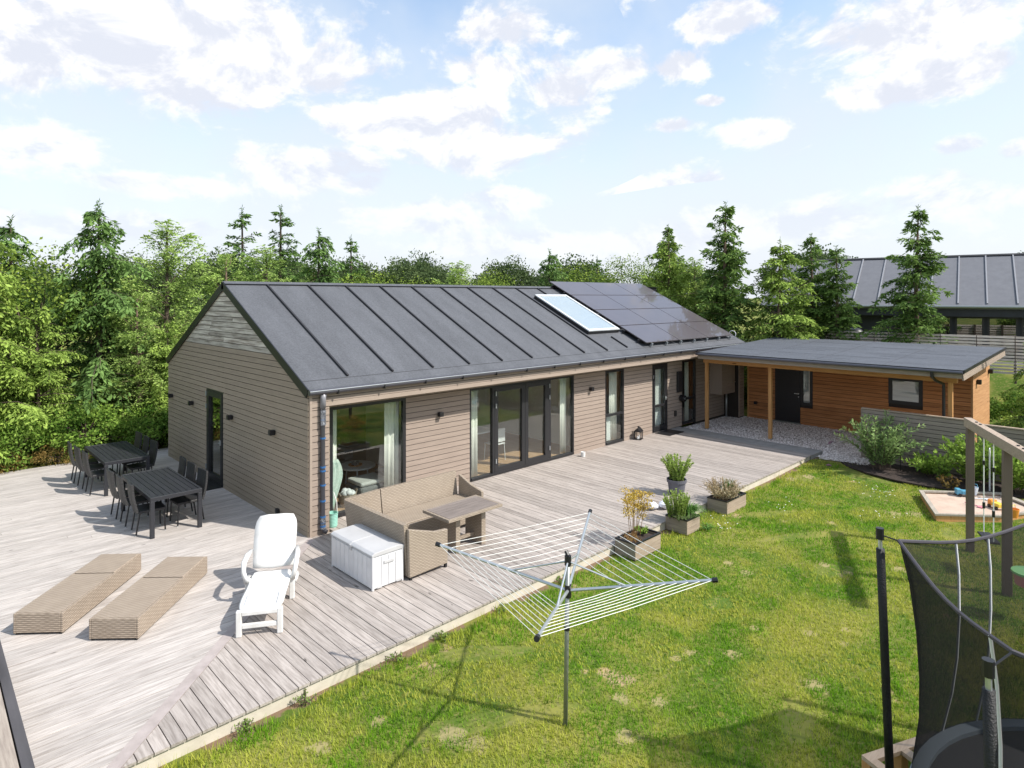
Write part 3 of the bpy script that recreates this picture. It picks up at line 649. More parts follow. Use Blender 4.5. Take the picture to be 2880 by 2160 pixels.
win('glazed_door_set', 0, 4.30,8.09,0.02,2.20, FY-0.005, fw=0.05, leaves=[(4.35,5.03,0),(5.10,6.15,0.11),(6.16,7.02,0.11),(7.14,8.04,0)], label='four part glazed door set with two opening leaves', hinge=[(5.13,(0.35,1.70,2.0)),(7.07,(0.35,1.70,2.0))])
for xx in ((5.03,5.10),(7.02,7.14)): block('frame_post', FRAME, (xx[0],FY-0.02,0.03), (xx[1],FY+0.08,2.16), house)
win('tall_window', 0, 9.50,10.43,0.02,2.19, FY-0.005, mids=(0.87,), label='narrow tall window with one transom near the metal lantern')
win('entrance_door', 0, 11.95,12.85,0.02,2.19, FY-0.005, leaves=[(12.01,12.79,0.10)], mids=(0.84,), handle=(12.72,1.05), label='glazed entrance door beside the doormat', hinge=[(12.0,(1.8,))])
win('tall_window', 0, 13.74,14.67,0.02,2.19, FY-0.005, mids=(0.88,), label='tall window under the carport roof')
win('terrace_door', 1, 4.17,5.27,0.0,2.18, -0.005, leaves=[(4.23,5.21,0.11)], label='glazed door in the shaded gable wall', hinge=[(5.24,(0.3,1.75,2.05))], handle=(4.3,1.0))
# pier return core, inner room
FLOORW = wood('indoor_oak', 1, (0.42,0.27,0.16), (0.33,0.20,0.115), 0.3, 0.06, knots=False)
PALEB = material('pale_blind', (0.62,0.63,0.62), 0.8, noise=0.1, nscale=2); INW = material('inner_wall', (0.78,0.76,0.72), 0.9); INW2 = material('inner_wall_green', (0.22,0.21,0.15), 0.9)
block('floor', FLOORW, (0.16,FY+0.11,-0.05), (LX-0.2,W_-0.16,0.012), house)
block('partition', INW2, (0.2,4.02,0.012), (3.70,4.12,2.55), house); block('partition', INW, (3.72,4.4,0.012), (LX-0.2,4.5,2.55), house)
block('partition', INW, (3.60,1.4,0.012), (3.70,4.0,2.55), house); block('partition', INW, (8.7,FY+0.2,0.012), (8.8,4.39,2.55), house)
block('partition', INW, (11.2,FY+0.2,0.012), (11.3,4.39,2.55), house); block('partition', INW, (13.25,FY+0.2,0.012), (13.35,4.39,2.55), house)
block('ceiling', INW, (0.16,FY+0.16,2.56), (LX-0.2,W_-0.16,2.60), house)
def curtain(x0, x1, y, z0, z1, label):
    mb = MB(); n = int((x1-x0)/0.022); pts = []
    for i in range(n+1):
        x = x0+(x1-x0)*i/n; pts.append((x, y+0.022*math.sin(i*1.15)+0.008*math.sin(i*2.7)))
    v = []; f = []
    for (x, yy) in pts: v += [(x,yy,z0),(x,yy,z1)]
    for i in range(n): f.append((2*i,2*i+2,2*i+3,2*i+1))
    mb.add(v, f); o = mb.build('curtain', CURT, None, smooth=True, label=label, cat='curtain', group='white curtains behind the front glazing')
    sl = o.modifiers.new('t', 'SOLIDIFY'); sl.thickness = 0.004
curtain(0.80,0.98,FY+0.20,0.03,2.28,'narrow white curtain at the pier side of the picture window')
curtain(2.10,2.46,FY+0.20,0.03,2.28,'white curtain at the lamp side of the picture window')
curtain(4.36,4.74,FY+0.20,0.03,2.28,'white curtain in the first pane of the door set')
curtain(7.75,8.0,FY+0.20,0.03,2.28,'white curtain in the last pane of the door set')
curtain(9.98,10.34,FY+0.20,0.03,2.28,'white curtain inside the narrow tall window')
curtain(14.3,14.55,FY+0.20,0.03,2.28,'white curtain inside the window under the carport')
block('door_blind', PALEB, (12.08,FY+0.16,0.06), (12.74,FY+0.17,2.12), house); block('window_blind', PALEB, (9.6,FY+0.14,0.08), (9.96,FY+0.15,0.84), house)
GREYF = material('grey_upholstery', (0.20,0.20,0.20), 0.95, noise=0.25, nscale=20); PALEF = material('pale_upholstery', (0.48,0.48,0.46), 0.95, noise=0.1, nscale=20)
t = empty('indoor_sofa', (1.3,2.9,0), label='dark grey sofa indoors behind the round coffee table', cat='sofa')
MB().box((-1.0,0,0.1),(1.3,0.9,0.42)).build('base', GREYF, t, bevel=0.04); MB().box((-1.0,0.65,0.42),(1.3,0.9,0.85)).build('backrest', GREYF, t, bevel=0.05); MB().box((1.05,0,0.42),(1.3,0.64,0.65)).build('armrest', GREYF, t, bevel=0.05)
t = empty('armchair', (2.80,1.45,0), label='striped grey armchair indoors beside the curtain', cat='armchair')
MB().box((-0.3,-0.3,0.1),(0.4,0.4,0.42)).build('seat', GREYF, t, bevel=0.04); MB().box((0.2,-0.3,0.42),(0.4,0.4,0.95)).build('backrest', PALEF, t, bevel=0.05)
t = empty('coffee_table', (2.27,2.19,0), label='round white coffee table behind the picture window', cat='table')
MB().lathe([(0.40,0.44),(0.42,0.455),(0.42,0.475),(0.40,0.485)], 40).build('table_top', WHITE2, t)
for k in range(3): a = k*2.094; MB().tube([(0.3*math.cos(a),0.3*math.sin(a),0),(0.26*math.cos(a),0.26*math.sin(a),0.44)], 0.014, 8).build('leg', WHITE2, t)
t = empty('tray', (2.2,2.15,0.487), label='round wooden tray with glasses on the coffee table', cat='tray'); MB().lathe([(0.13,0),(0.16,0.01),(0.16,0.03),(0.15,0.012)], 24).build('plate', ORANGEX, t)
for k in range(3): MB().lathe([(0.03,0.013),(0.038,0.09),(0.034,0.09),(0.026,0.02)], 12, (0.06*math.cos(k*2.1),0.06*math.sin(k*2.1),0)).build('glass', GREYF, t)
t = empty('pouf', (2.0,1.28,0), label='grey cushioned footstool behind the picture window', cat='footstool')
MB().box((-0.38,-0.35,0.05),(0.35,0.32,0.34)).build('base', GREYF, t, bevel=0.05); MB().box((-0.36,-0.33,0.345),(0.33,0.28,0.44)).build('cushion', PALEF, t, bevel=0.04)
t = empty('basket', (1.38,1.05,0.012), label='wicker basket of white towels just inside the picture window', cat='basket')
MB().lathe([(0.15,0),(0.19,0.12),(0.18,0.26),(0.165,0.26),(0.17,0.12),(0.14,0.02)], 20).build('bowl', RATTAN, t)
mb = MB()
for k in range(7): a = k*0.9; mb.lathe([(0.02,0),(0.07,0.03),(0.08,0.08),(0.03,0.12)], 10, (0.09*math.cos(a),0.09*math.sin(a),0.19+0.02*(k%3)))
mb.build('towels', WHITE2, t, smooth=True)
for s in (-1,1): MB().tube([(s*0.18,-0.04,0.24),(s*0.21,-0.02,0.31),(s*0.21,0.02,0.31),(s*0.18,0.04,0.24)], 0.01, 6).build('handle', RATTAN, t)
MINT = material('mint_fabric', (0.42,0.55,0.48), 0.9, c2=(0.60,0.66,0.60), nscale=18); 
mb = MB(); v = []; f = []
for i in range(9):
    for j in range(14):
        u_, w_ = i/8, j/13; wd = 0.30*math.sin(0.6+w_*2.2)*(1-0.45*w_)
        v.append((0.80+u_*wd+0.02*math.sin(w_*7), FY+0.125+0.018*math.sin(i*1.9+j*0.35), 1.12-1.0*w_))
for i in range(8):
    for j in range(13): a = i*14+j; f.append((a,a+14,a+15,a+1))
mb.add(v, f); o = mb.build('towel', MINT, None, smooth=True, label='mint and white checked towel hanging inside the picture window', cat='towel'); sl = o.modifiers.new('t','SOLIDIFY'); sl.thickness = 0.006
t = empty('pendant_lamp', (1.5,2.2,0), label='straw pendant lamp hanging inside the picture window', cat='lamp')
MB().lathe([(0.30,1.78),(0.24,1.92),(0.05,2.02),(0.04,2.02),(0.23,1.90),(0.28,1.78)], 24).build('shade', material('straw', (0.30,0.22,0.06), 0.9), t); MB().tube([(0,0,2.02),(0,0,2.55)], 0.005, 5).build('cord', BLACK, t); MB().lathe([(0.02,1.80),(0.13,1.78),(0.14,1.82),(0.03,1.86)], 16).build('diffuser', WHITE, t)
t = empty('dining_table', (5.6,2.3,0), label='white dining table inside the glazed doors', cat='table')
MB().box((-0.8,-0.4,0.70),(0.8,0.4,0.735)).build('table_top', WHITE2, t)
for sx in (-0.72,0.72):
    for sy in (-0.33,0.33): MB().tube([(sx,sy,0),(sx,sy,0.70)], 0.02, 6).build('leg', WHITE2, t)
def wire_chair(x, y, rz, lb):
    t = empty('indoor_chair', (x,y,0.012), rz, label=lb, cat='chair', group='white chairs at the dining table')
    MB().box((-0.2,-0.2,0.43),(0.2,0.2,0.46)).build('seat', WHITE2, t, bevel=0.01); MB().box((-0.2,0.17,0.5),(0.2,0.2,0.85)).build('backrest', WHITE2, t, bevel=0.01)
    for sx in (-0.18,0.18):
        for sy in (-0.18,0.18): MB().tube([(sx*1.1,sy*1.1,0),(sx,sy,0.43)], 0.012, 6).build('leg', WHITE2, t)
wire_chair(5.1,1.65,math.pi,'white chair at the curtain end of the dining table'); wire_chair(6.1,1.65,math.pi,'white chair at the door end of the dining table')
# attached small things -------------------------------------------------
def lampbox(x, y, z, face, lb, mat=BLACK, s=0.10, grp_='black cube wall lamps on the house'):
    t = empty('wall_lamp', (x,y,z), label=lb, cat='lamp', group=grp_)
    if face == 'y': MB().box((-s/2,-0.115,-s/2),(s/2,-0.012,s/2)).build('housing', mat, t, bevel=0.006); MB().box((-0.035,-0.012,-0.035),(0.035,0.0,0.035)).build('back_plate', mat, t)
    else: MB().box((-0.115,-s/2,-s/2),(-0.012,s/2,s/2)).build('housing', mat, t, bevel=0.006); MB().box((-0.012,-0.035,-0.035),(0.0,0.035,0.035)).build('back_plate', mat, t)
for (y, lb) in ((7.86,'black cube wall lamp farthest along the gable, by the trees'),(6.21,'black cube wall lamp beyond the terrace door'),(3.61,'black cube wall lamp just before the terrace door'),(1.41,'black cube wall lamp on the gable nearest the corner pipe')): lampbox(-0.022,y,1.70,'x',lb)
lampbox(3.39,FY-0.022,1.73,'y','black cube wall lamp above the wicker sofa'); lampbox(8.79,FY-0.022,1.75,'y','black cube wall lamp between door set and tall window')
t = empty('wall_box', (-0.022,1.23,0.19), label='small black socket low on the gable wall', cat='socket'); MB().box((-0.05,-0.05,-0.05),(0,0.05,0.05)).build('box', BLACK, t, bevel=0.005); MB().box((-0.06,-0.035,-0.02),(-0.051,0.035,0.04)).build('flap', BLACK, t)
t = empty('mailbox', (13.52,FY-0.022,1.51), label='flat dark letterbox beside the entrance door', cat='letterbox'); MB().box((-0.13,-0.08,-0.34),(0.13,0,0.34)).build('body', FRAME, t, bevel=0.01); MB().box((-0.12,-0.09,0.24),(0.12,-0.081,0.30)).build('flap', BLACK, t)
t = empty('hose_reel', (13.62,FY-0.03,0.95), label='black hose reel mounted by the entrance', cat='hose reel'); MB().tube([(0,-0.02,0),(0,-0.18,0)], 0.11, 16).build('drum', BLACK, t); MB().box((-0.03,-0.24,-0.03),(0.50,-0.19,0.03)).build('arm', BLACK, t); MB().tube([(0,-0.181,0),(0,-0.215,0)], 0.04, 10).build('hub', ALU, t)
t = empty('wall_box', (13.29,FY-0.022,0.47), label='small brown junction box low beside the entrance', cat='socket'); MB().box((-0.05,-0.05,-0.09),(0.05,0,0.09)).build('box', DARKGAP, t, bevel=0.005)
# downpipe with bottle-brush blue clips
t = empty('downpipe', (0.235,-0.09,0), label='dark rain pipe wound with blue clipped foil at the house corner', cat='drainpipe')
MB().tube([(0,0,2.60),(0,0.01,2.50),(0,0.02,2.35),(0,0.02,0.16),(0.02,0,0.08),(0.06,-0.02,0.05)], 0.042, 12).build('pipe', ZINC, t, smooth=True)
MB().tube([(0,0,2.58),(0,0.01,2.50),(0,0.02,2.33)], 0.053, 12).build('sleeve', material('grey_sleeve', (0.22,0.22,0.24), 0.4), t, smooth=True)
BLUE = material('blue_clip', (0.03,0.13,0.33), 0.5); FOIL = material('crinkled_foil', (0.30,0.32,0.36), 0.25, 0.6, noise=0.7, nscale=40, bump=1.0)
for z_ in (2.12,1.78,1.25,1.18,0.92,0.63,0.34,0.24,0.17): MB().tube([(0,0.02,z_-0.014),(0,0.02,z_+0.014)], 0.052, 10).build('clip', BLUE, t)
for (a_, b_) in ((2.02,2.30),(0.12,0.33)): MB().tube([(0,0.02,a_+ (b_-a_)*k/8) for k in range(9)], [0.048+0.012*random.random() for _ in range(9)], 9).build('foil', FOIL, t)
# cabinet and pipe beyond the entrance
t = empty('wall_cabinet', (16.1,0.0,0), label='taupe clad cabinet hung on the wall inside the carport', cat='cabinet')
MB().box((-0.45,0.10,0.88),(0.52,FY-0.025,1.98)).build('body', CLAD, t); MB().box((0.3,0.06,1.25),(0.50,0.098,1.28)).build('handle', ALU, t)
for k in range(9): MB().box((-0.455,0.09,0.89+k*0.12),(0.525,0.099,1.0+k*0.12)).build('board', CLAD, t)
t = empty('standpipe', (16.62,0.42,-0.075), label='grey standpipe below the clad wall cabinet', cat='pipe'); MB().tube([(0,0,0),(0,0,0.95)], 0.035, 10).build('pipe', ALU, t, smooth=True); MB().box((-0.25,-0.02,1.02),(0.03,0.02,1.05)).build('lever', ALU, t); MB().tube([(0,0,0.95),(0,0,1.06)], 0.02, 8).build('valve', ALU, t)
def mat_(x0,x1,y0,y1,lb): o = MB().box((x0,y0,0.006),(x1,y1,0.02)).build('doormat', BLACK, None, label=lb, cat='doormat', bevel=0.004); return o
mat_(-0.56,-0.03,4.2,5.2,'black doormat in front of the terrace door'); o = mat_(12.0,12.85,-0.05,0.5,'dark doormat in front of the entrance door')
# lantern, candle, cup
t = empty('lantern', (10.95,0.40,0), rz=0.3, label='black house shaped lantern on the deck by the wall', cat='lantern')
for sx in (-0.12,0.12):
    for sy in (-0.09,0.09): MB().box((sx-0.01,sy-0.01,0),(sx+0.01,sy+0.01,0.24)).build('post', BLACK, t)
MB().box((-0.14,-0.11,0),(0.14,0.11,0.02)).build('base', BLACK, t); MB().prism([(-0.12,0.241),(0.12,0.241),(0.0,0.36)], -0.15, 0.15, axis=0).build('roof', BLACK, t)
MB().box((-0.005,-0.1,0.02),(0.005,-0.085,0.24)).build('bar', BLACK, t); MB().tube([(0,0,0.36),(0,0,0.40)], 0.03, 8).build('ring', BLACK, t)
MB().tube([(0.05,0,0.02),(0.05,0,0.12)], 0.03, 10).build('candle', WHITE, t); MB().tube([(-0.05,0.01,0.02),(-0.05,0.01,0.09)], 0.03, 10).build('candle', WHITE, t)
t = empty('candle_pot', (8.09,0.24,0), label='small white pot on the deck beside the door set', cat='pot'); MB().lathe([(0.06,0),(0.065,0.13),(0.055,0.13),(0.05,0.02)], 18).build('pot', WHITE, t); MB().lathe([(0.0,0.11),(0.053,0.11),(0.053,0.112)], 18).build('wax', WHITE2, t)
TEAL = material('mint_plastic', (0.30,0.60,0.50), 0.4)
t = empty('bucket', (0.58,0.20,0), label='mint green ribbed bucket against the corner pier', cat='bucket'); mb = MB(); pr = [(0.075,0)]
for k in range(9): pr += [(0.082+k*0.001,0.02+k*0.027),(0.088+k*0.001,0.033+k*0.027)]
mb.lathe(pr+[(0.10,0.27),(0.09,0.27),(0.07,0.02)], 20).build('pail', TEAL, t); MB().tube([(0.09,0,0.26),(0.09,0.02,0.45),(0.07,0.1,0.62)], 0.009, 6).build('handle', WHITE, t)

# ------------------------------------------------------------------ carport and shed
FJ = material('felt_joint_dark', (0.055,0.058,0.068), 0.85)
cp = empty('carport', (14.15,-3.5,-0.1), label='low carport with felt roof on larch posts beside the house', cat='carport')
def cpl(o): o.parent = cp; o.location = tuple(o.location[i]-cp.location[i] for i in range(3)); return o
def zc(x): return 2.55+(x-13.45)*0.039
X0, X1, Y0, Y1 = 13.45, 19.45, -7.40, -0.17
mb = MB().prism([(X0,zc(X0)),(X1,zc(X1)),(X1,zc(X1)-0.05),(X0,zc(X0)-0.05)], Y0, Y1, axis=1); cpl(mb.build('roof', ROOF2))
for (y0, y1, x0, x1) in ((-7.38,-0.19,15.2,15.206),(-7.38,-0.19,17.3,17.306)):
    pass
for (x_, a, b) in ((14.2,-4.6,-3.6),(14.9,-5.4,-2.2),(15.9,-3.3,-2.0),(16.6,-6.9,-5.2),(17.6,-5.8,-4.2),(15.4,-6.2,-5.0),(18.3,-3.6,-1.9)):
    cpl(MB().prism([(x_,zc(x_)+0.001),(x_+0.012,zc(x_)+0.001),(x_+0.012,zc(x_)+0.004),(x_,zc(x_)+0.004)], a, b, axis=1).build('felt_joint', FJ))
for y_ in (-2.0,-3.8,-5.6): cpl(MB().prism([(X0,zc(X0)+0.001),(X1,zc(X1)+0.001),(X1,zc(X1)+0.003),(X0,zc(X0)+0.003)], y_, y_+0.012, axis=1).build('felt_joint', material('felt_lap%d' % int(-y_), (0.06,0.06,0.07), 0.9)))
cpl(MB().box((X0-0.03,Y0-0.02,2.465),(X0-0.002,Y1+0.02,2.56)).build('edge_trim', BLACK)); cpl(MB().tube([(X0-0.07,Y0,2.50),(X0-0.07,Y1,2.50)], 0.04, 8).build('gutter', ZINC))
cpl(MB().prism([(X0,zc(X0)+0.015),(X1,zc(X1)+0.015),(X1,zc(X1)-0.06),(X0,zc(X0)-0.06)], Y0-0.025, Y0-0.002, axis=1).build('edge_trim', BLACK))
cpl(MB().box((X0+0.01,Y0+0.02,2.345),(X0+0.04,Y1-0.02,2.462)).build('fascia', FENCEW))
for k in range(3): cpl(MB().prism([(X0+0.01,2.485-0.062*k),(X1-0.05,2.485+0.234-0.062*k),(X1-0.05,2.485+0.234-0.062*(k+1)+0.006),(X0+0.01,2.485-0.062*(k+1)+0.006)], Y0+0.004-0.006*k, Y0+0.03, axis=1).build('fascia_board', TRIM))
cpl(MB().box((14.08,-7.15,2.16),(14.20,-0.05,2.335)).build('beam', BEAM, bevel=0.005))
cpl(MB().prism([(X0+0.05,2.34),(X1-0.06,2.57),(X1-0.06,2.60),(X0+0.05,2.37)], Y0+0.04, Y1-0.02, axis=1).build('soffit', BEAM))
for y_ in (-0.15,-2.30,-7.0):
    cpl(MB().box((14.09,y_-0.05,-0.05),(14.19,y_+0.05,2.158)).build('post', POST, bevel=0.005)); cpl(MB().box((14.10,y_-0.07,-0.075),(14.18,y_+0.07,-0.03)).build('post_foot', ALUD))
cpl(MB().tube([(X0-0.07,-6.75,2.48),(X0-0.07,-6.75,2.36),(13.62,-6.78,2.24),(13.98,-6.88,2.12),(14.0,-6.88,2.0),(14.0,-6.88,-0.05)], 0.037, 10).build('downpipe', BLACK, smooth=False))

shed = empty('shed', (17.2,-3.5,-0.1), label='oiled larch shed with dark door behind the carport posts', cat='shed')
SX, SY0, SY1 = 17.2, -6.93, -0.13
def shl(o): o.parent = shed; o.location = tuple(o.location[i]-shed.location[i] for i in range(3)); return o
sw = MB().box((SX+0.001,SY0+0.02,-0.12),(SX+2.6,SY1,2.52)).build('wall', DARKGAP); shl(sw)
MB().box((0,0,0),(0.01,0.01,0.01))
def add_to(sub, par): sub.parent = par; return sub
sholes = [(-2.03,-1.15,-1.0,1.95),(-2.45,-2.035,0.60,1.95),(-5.70,-4.76,1.0,1.85)]
z = -0.10
while z < 2.45:
    h = 0.125; segs = [(SY0, SY1)]
    for (a, b, c, d) in sholes:
        if z+h > c+0.01 and z < d-0.01: segs = [s for q in segs for s in ((q[0], min(q[1], a)), (max(q[0], b), q[1])) if s[1]-s[0] > 0.01]
    for (a, b) in segs: shl(MB().prism([(SX,z),(SX-0.022,z),(SX-0.018,z+h-0.012),(SX,z+h-0.012)], a, b, axis=1).build('board', ORANGE)) if True else 0
    if z > -0.2: shl(MB().prism([(SY0,z),(SY0-0.022,z),(SY0-0.018,z+h-0.008),(SY0,z+h-0.008)], SX+0.03, SX+2.6, axis=0).build('side_board', ORANGEX))
    z += h
shl(MB().box((SX-0.03,SY0-0.03,-0.1),(SX+0.03,SY0+0.02,2.40)).build('corner_board', ORANGEX))
for (a, b) in ((-0.13,-0.16),): shl(MB().box((SX-0.03,SY1-0.04,-0.1),(SX+0.03,SY1+0.01,2.45)).build('corner_board', POST))
dr = MB().box((SX-0.03,-2.03,-0.02),(SX+0.0005,-1.15,1.95)).build('door', material('dark_door', (0.018,0.017,0.020), 0.5, noise=0.3, nscale=30)); shl(dr)
shl(MB().box((SX-0.08,-1.99,0.98),(SX-0.06,-1.84,1.0)).build('door_handle', ALU)); shl(MB().tube([(SX-0.032,-1.98,0.99),(SX-0.07,-1.98,0.99)], 0.022, 8).build('rosette', ALU)); shl(MB().tube([(SX-0.032,-1.98,0.88),(SX-0.05,-1.98,0.88)], 0.018, 8).build('lock', ALU))
shl(MB().box((SX-0.12,-2.05,-0.10),(SX-0.031,-1.1,-0.025)).build('threshold', ALUD)); shl(MB().box((SX-0.12,-5.2,-0.10),(SX-0.031,-4.4,0.06)).build('plinth_block', PAVE))
BLIND = material('shed_blind', (0.34,0.34,0.37), 0.6, c2=(0.46,0.46,0.49), nscale=3, stretch=(1,0.4,4)); BL2 = material('shed_window_cloth', (0.50,0.50,0.54), 0.6, c2=(0.34,0.34,0.39), nscale=3, stretch=(1,0.5,5))
def swin(y0, y1, z0, z1, bl, w=0.09):
    f = MB(); f.box((SX-0.03,y0,z0),(SX-0.0005,y1,z0+w)); f.box((SX-0.03,y0,z1-w),(SX-0.0005,y1,z1)); f.box((SX-0.03,y0,z0+w),(SX-0.0005,y0+w,z1-w)); f.box((SX-0.03,y1-w,z0+w),(SX-0.0005,y1,z1-w)); shl(f.build('window', FRAME))
    shl(MB().box((SX-0.014,y0+w,z0+w),(SX-0.010,y1-w,z1-w)).build('pane', GLASS)); shl(MB().box((SX-0.008,y0+w,z0+w),(SX-0.004,y1-w,z1-w)).build('blind', bl))
swin(-2.45,-2.035,0.60,1.95,BLIND,0.10); swin(-5.70,-4.76,1.0,1.85,BL2,0.11)
lampbox(SX-0.022,-0.46,0.50,'x','small black socket on the shed beside its door', grp_='black boxes on the larch shed'); lampbox(SX-0.022,-4.16,1.93,'x','black wall lamp high on the shed under the carport roof', grp_='black boxes on the larch shed')
lampbox(17.75,SY0-0.022,1.83,'y','dark cube wall lamp on the sunlit shed side', s=0.14, grp_='black boxes on the larch shed'); lampbox(19.6,SY0-0.022,2.0,'y','dark cube wall lamp at the far edge of the sunlit shed side', s=0.14, grp_='black boxes on the larch shed')

# ------------------------------------------------------------------ privacy fence
def pfence(y0, y1, x, zt, zb, lb, rz=0):
    t = empty('privacy_fence', (x,y1,zb), rz, label=lb, cat='fence', group='taupe board fences by the shed')
    Ly = y1-y0; n = int((zt-zb-0.04)/0.108)
    for k in range(n): MB().prism([(0,k*0.108),(-0.026,k*0.108),(-0.020,k*0.108+0.094),(0,k*0.108+0.094)], -Ly, 0, axis=1).build('board', FENCEW, t)
    MB().box((-0.045,-Ly,n*0.108),(0.06,0.01,n*0.108+0.03)).build('cap_board', SWINGB, t)
    MB().box((0.002,-Ly+0.01,0),(0.05,-0.01,n*0.108-0.002)).build('backing', DARKGAP, t); MB().box((-0.04,0.0,0),(0.055,0.02,n*0.108-0.003)).build('end_post', FENCEW, t)
pfence(-7.58,-5.03,13.75,1.37,-0.12,'taupe board fence behind the flowering shrub'); pfence(-9.6,-7.61,13.98,1.24,-0.12,'lower taupe board fence beyond the swing beam')

# ------------------------------------------------------------------ deck furniture
def dtable(x0, x1, y0, y1, lb):
    t = empty('garden_table', ((x0+x1)/2,(y0+y1)/2,0), label=lb, cat='table', group='anthracite slatted garden tables'); w = (x1-x0)/2; l = (y1-y0)/2; h = 0.74
    for (sx, sy) in ((-1,-1),(1,-1),(-1,1),(1,1)): MB().box((sx*w-(0.07 if sx > 0 else 0),sy*l-(0.07 if sy > 0 else 0),0),(sx*w+(0 if sx > 0 else 0.07),sy*l+(0 if sy > 0 else 0.07),h-0.07)).build('leg', TABLEF, t, bevel=0.004)
    MB().box((-w,-l,h-0.069),(w,-l+0.05,h)).build('apron', TABLEF, t, bevel=0.004); MB().box((-w,l-0.05,h-0.069),(w,l,h)).build('apron', TABLEF, t, bevel=0.004)
    MB().box((-w,-l+0.051,h-0.069),(-w+0.04,l-0.051,h)).build('apron', TABLEF, t); MB().box((w-0.04,-l+0.051,h-0.069),(w,l-0.051,h)).build('apron', TABLEF, t)
    n = 8; p = (2*w-0.09)/n
    for k in range(n): MB().box((-w+0.046+k*p,-l+0.055,h-0.025),(-w+0.046+(k+1)*p-0.010,l-0.055,h-0.003)).build('slat', TABLE, t)
dtable(-2.09,-1.21,1.90,4.02,'anthracite slatted garden table nearest the white lounger'); dtable(-2.11,-1.22,5.33,7.42,'anthracite slatted garden table nearest the trees')
def chair0():
    t = empty('garden_chair', (0,0,0), label='x', cat='chair', group='black wicker chairs round the garden tables')
    MB().box((-0.22,-0.22,0.40),(0.23,0.22,0.45)).build('seat', WICKB, t, bevel=0.012)                 # faces +x
    mb = MB(); v = []; n = 8
    for i in range(n+1):
        s_ = i/n; z_ = 0.42+0.53*s_; x_ = -0.215-0.085*s_-0.02*math.sin(s_*3.1)
        for (y_, dx) in ((-0.22,0.0),(-0.07,-0.015),(0.07,-0.015),(0.22,0.0)): v += [(x_+dx, y_*(1-0.05*s_), z_)]
    f = [(i*4+j, i*4+j+1, i*4+j+5, i*4+j+4) for i in range(n) for j in range(3)]
    m_ = mb.add(v, f).build('backrest', WICKB, t); so_ = m_.modifiers.new('s','SOLIDIFY'); so_.thickness = 0.035
    for (x_, y_, dx) in ((0.20,-0.19,0.02),(0.20,0.19,0.02),(-0.20,-0.19,-0.06),(-0.20,0.19,-0.06)):
        l_ = MB().tube([(x_+dx,y_,0.015),(x_,y_,0.40)], 0.014, 6).build('leg', BLACK, t); MB().tube([(x_+dx,y_,0),(x_+dx,y_,0.016)], 0.017, 6).build('foot', ALU, l_)
    return t
C0 = chair0(); used = False
def place(x, y, rz, lb):
    global used
    c = C0 if not used else copy_tree(C0); used = True; c.location = (x,y,0); c.rotation_euler = (0,0,rz); c['label'] = lb
T1, T2 = 'table near the white lounger', 'table by the trees'
for (i, y) in enumerate((2.42,3.08,3.68)):
    o_ = ('nearest','middle','farthest')[i]
    place(-1.97-0.03*i, y, random.uniform(-.05,.05), '%s black chair on the open deck side of the table near the loungers' % o_); place(-1.33, y+0.03, math.pi+random.uniform(-.06,.06), '%s black chair on the house side of the table near the loungers' % o_)
for (i, y) in enumerate((5.78,6.45,7.10)):
    o_ = ('nearest','middle','farthest')[i]
    place(-2.08-0.03*i, y, random.uniform(-.06,.06), '%s black chair on the open deck side of the table by the trees' % o_); place(-1.31, y+0.08, math.pi+random.uniform(-.06,.06), '%s black chair on the house side of the table by the trees' % o_)

def rlounger(x, y, rz, Ln, lb, stain=False):
    t = empty('rattan_lounger', (x,y,0), rz, label=lb, cat='sun lounger', group='low rattan sun loungers'); w = 0.62; h = 0.28     # local x: length, y: width to the left
    MB().box((0,0,0.02),(Ln,0.03,h)).build('side_panel', RATTAN, t, bevel=0.006); MB().box((0,w-0.03,0.02),(Ln,w,h)).build('side_panel', RATTAN, t, bevel=0.006)
    MB().box((0,0.031,0.03),(0.03,w-0.031,h)).build('end_panel', RATTAN, t, bevel=0.006); MB().box((Ln-0.03,0.031,0.03),(Ln,w-0.031,h)).build('end_panel', RATTAN, t, bevel=0.006)
    MB().box((0.031,0.031,h-0.03),(1.17,w-0.031,h+0.004)).build('seat_panel', RATTAN, t, bevel=0.006)
    MB().box((1.19,0.02,h-0.02),(Ln-0.031,w-0.031,h+0.012)).build('head_panel', RATTAN, t, bevel=0.008)
    for (a, b) in ((0.02,0.02),(0.02,w-0.05),(Ln-0.05,0.02),(Ln-0.05,w-0.05)): MB().box((a,b,0),(a+0.03,b+0.03,0.03)).build('foot', BLACK, t)
rlounger(-3.82,-0.87,R(48.7),1.90,'rattan sun lounger nearest the garden tables'); rlounger(-3.16,-1.72,R(47.3),1.93,'rattan sun lounger nearest the white lounger')

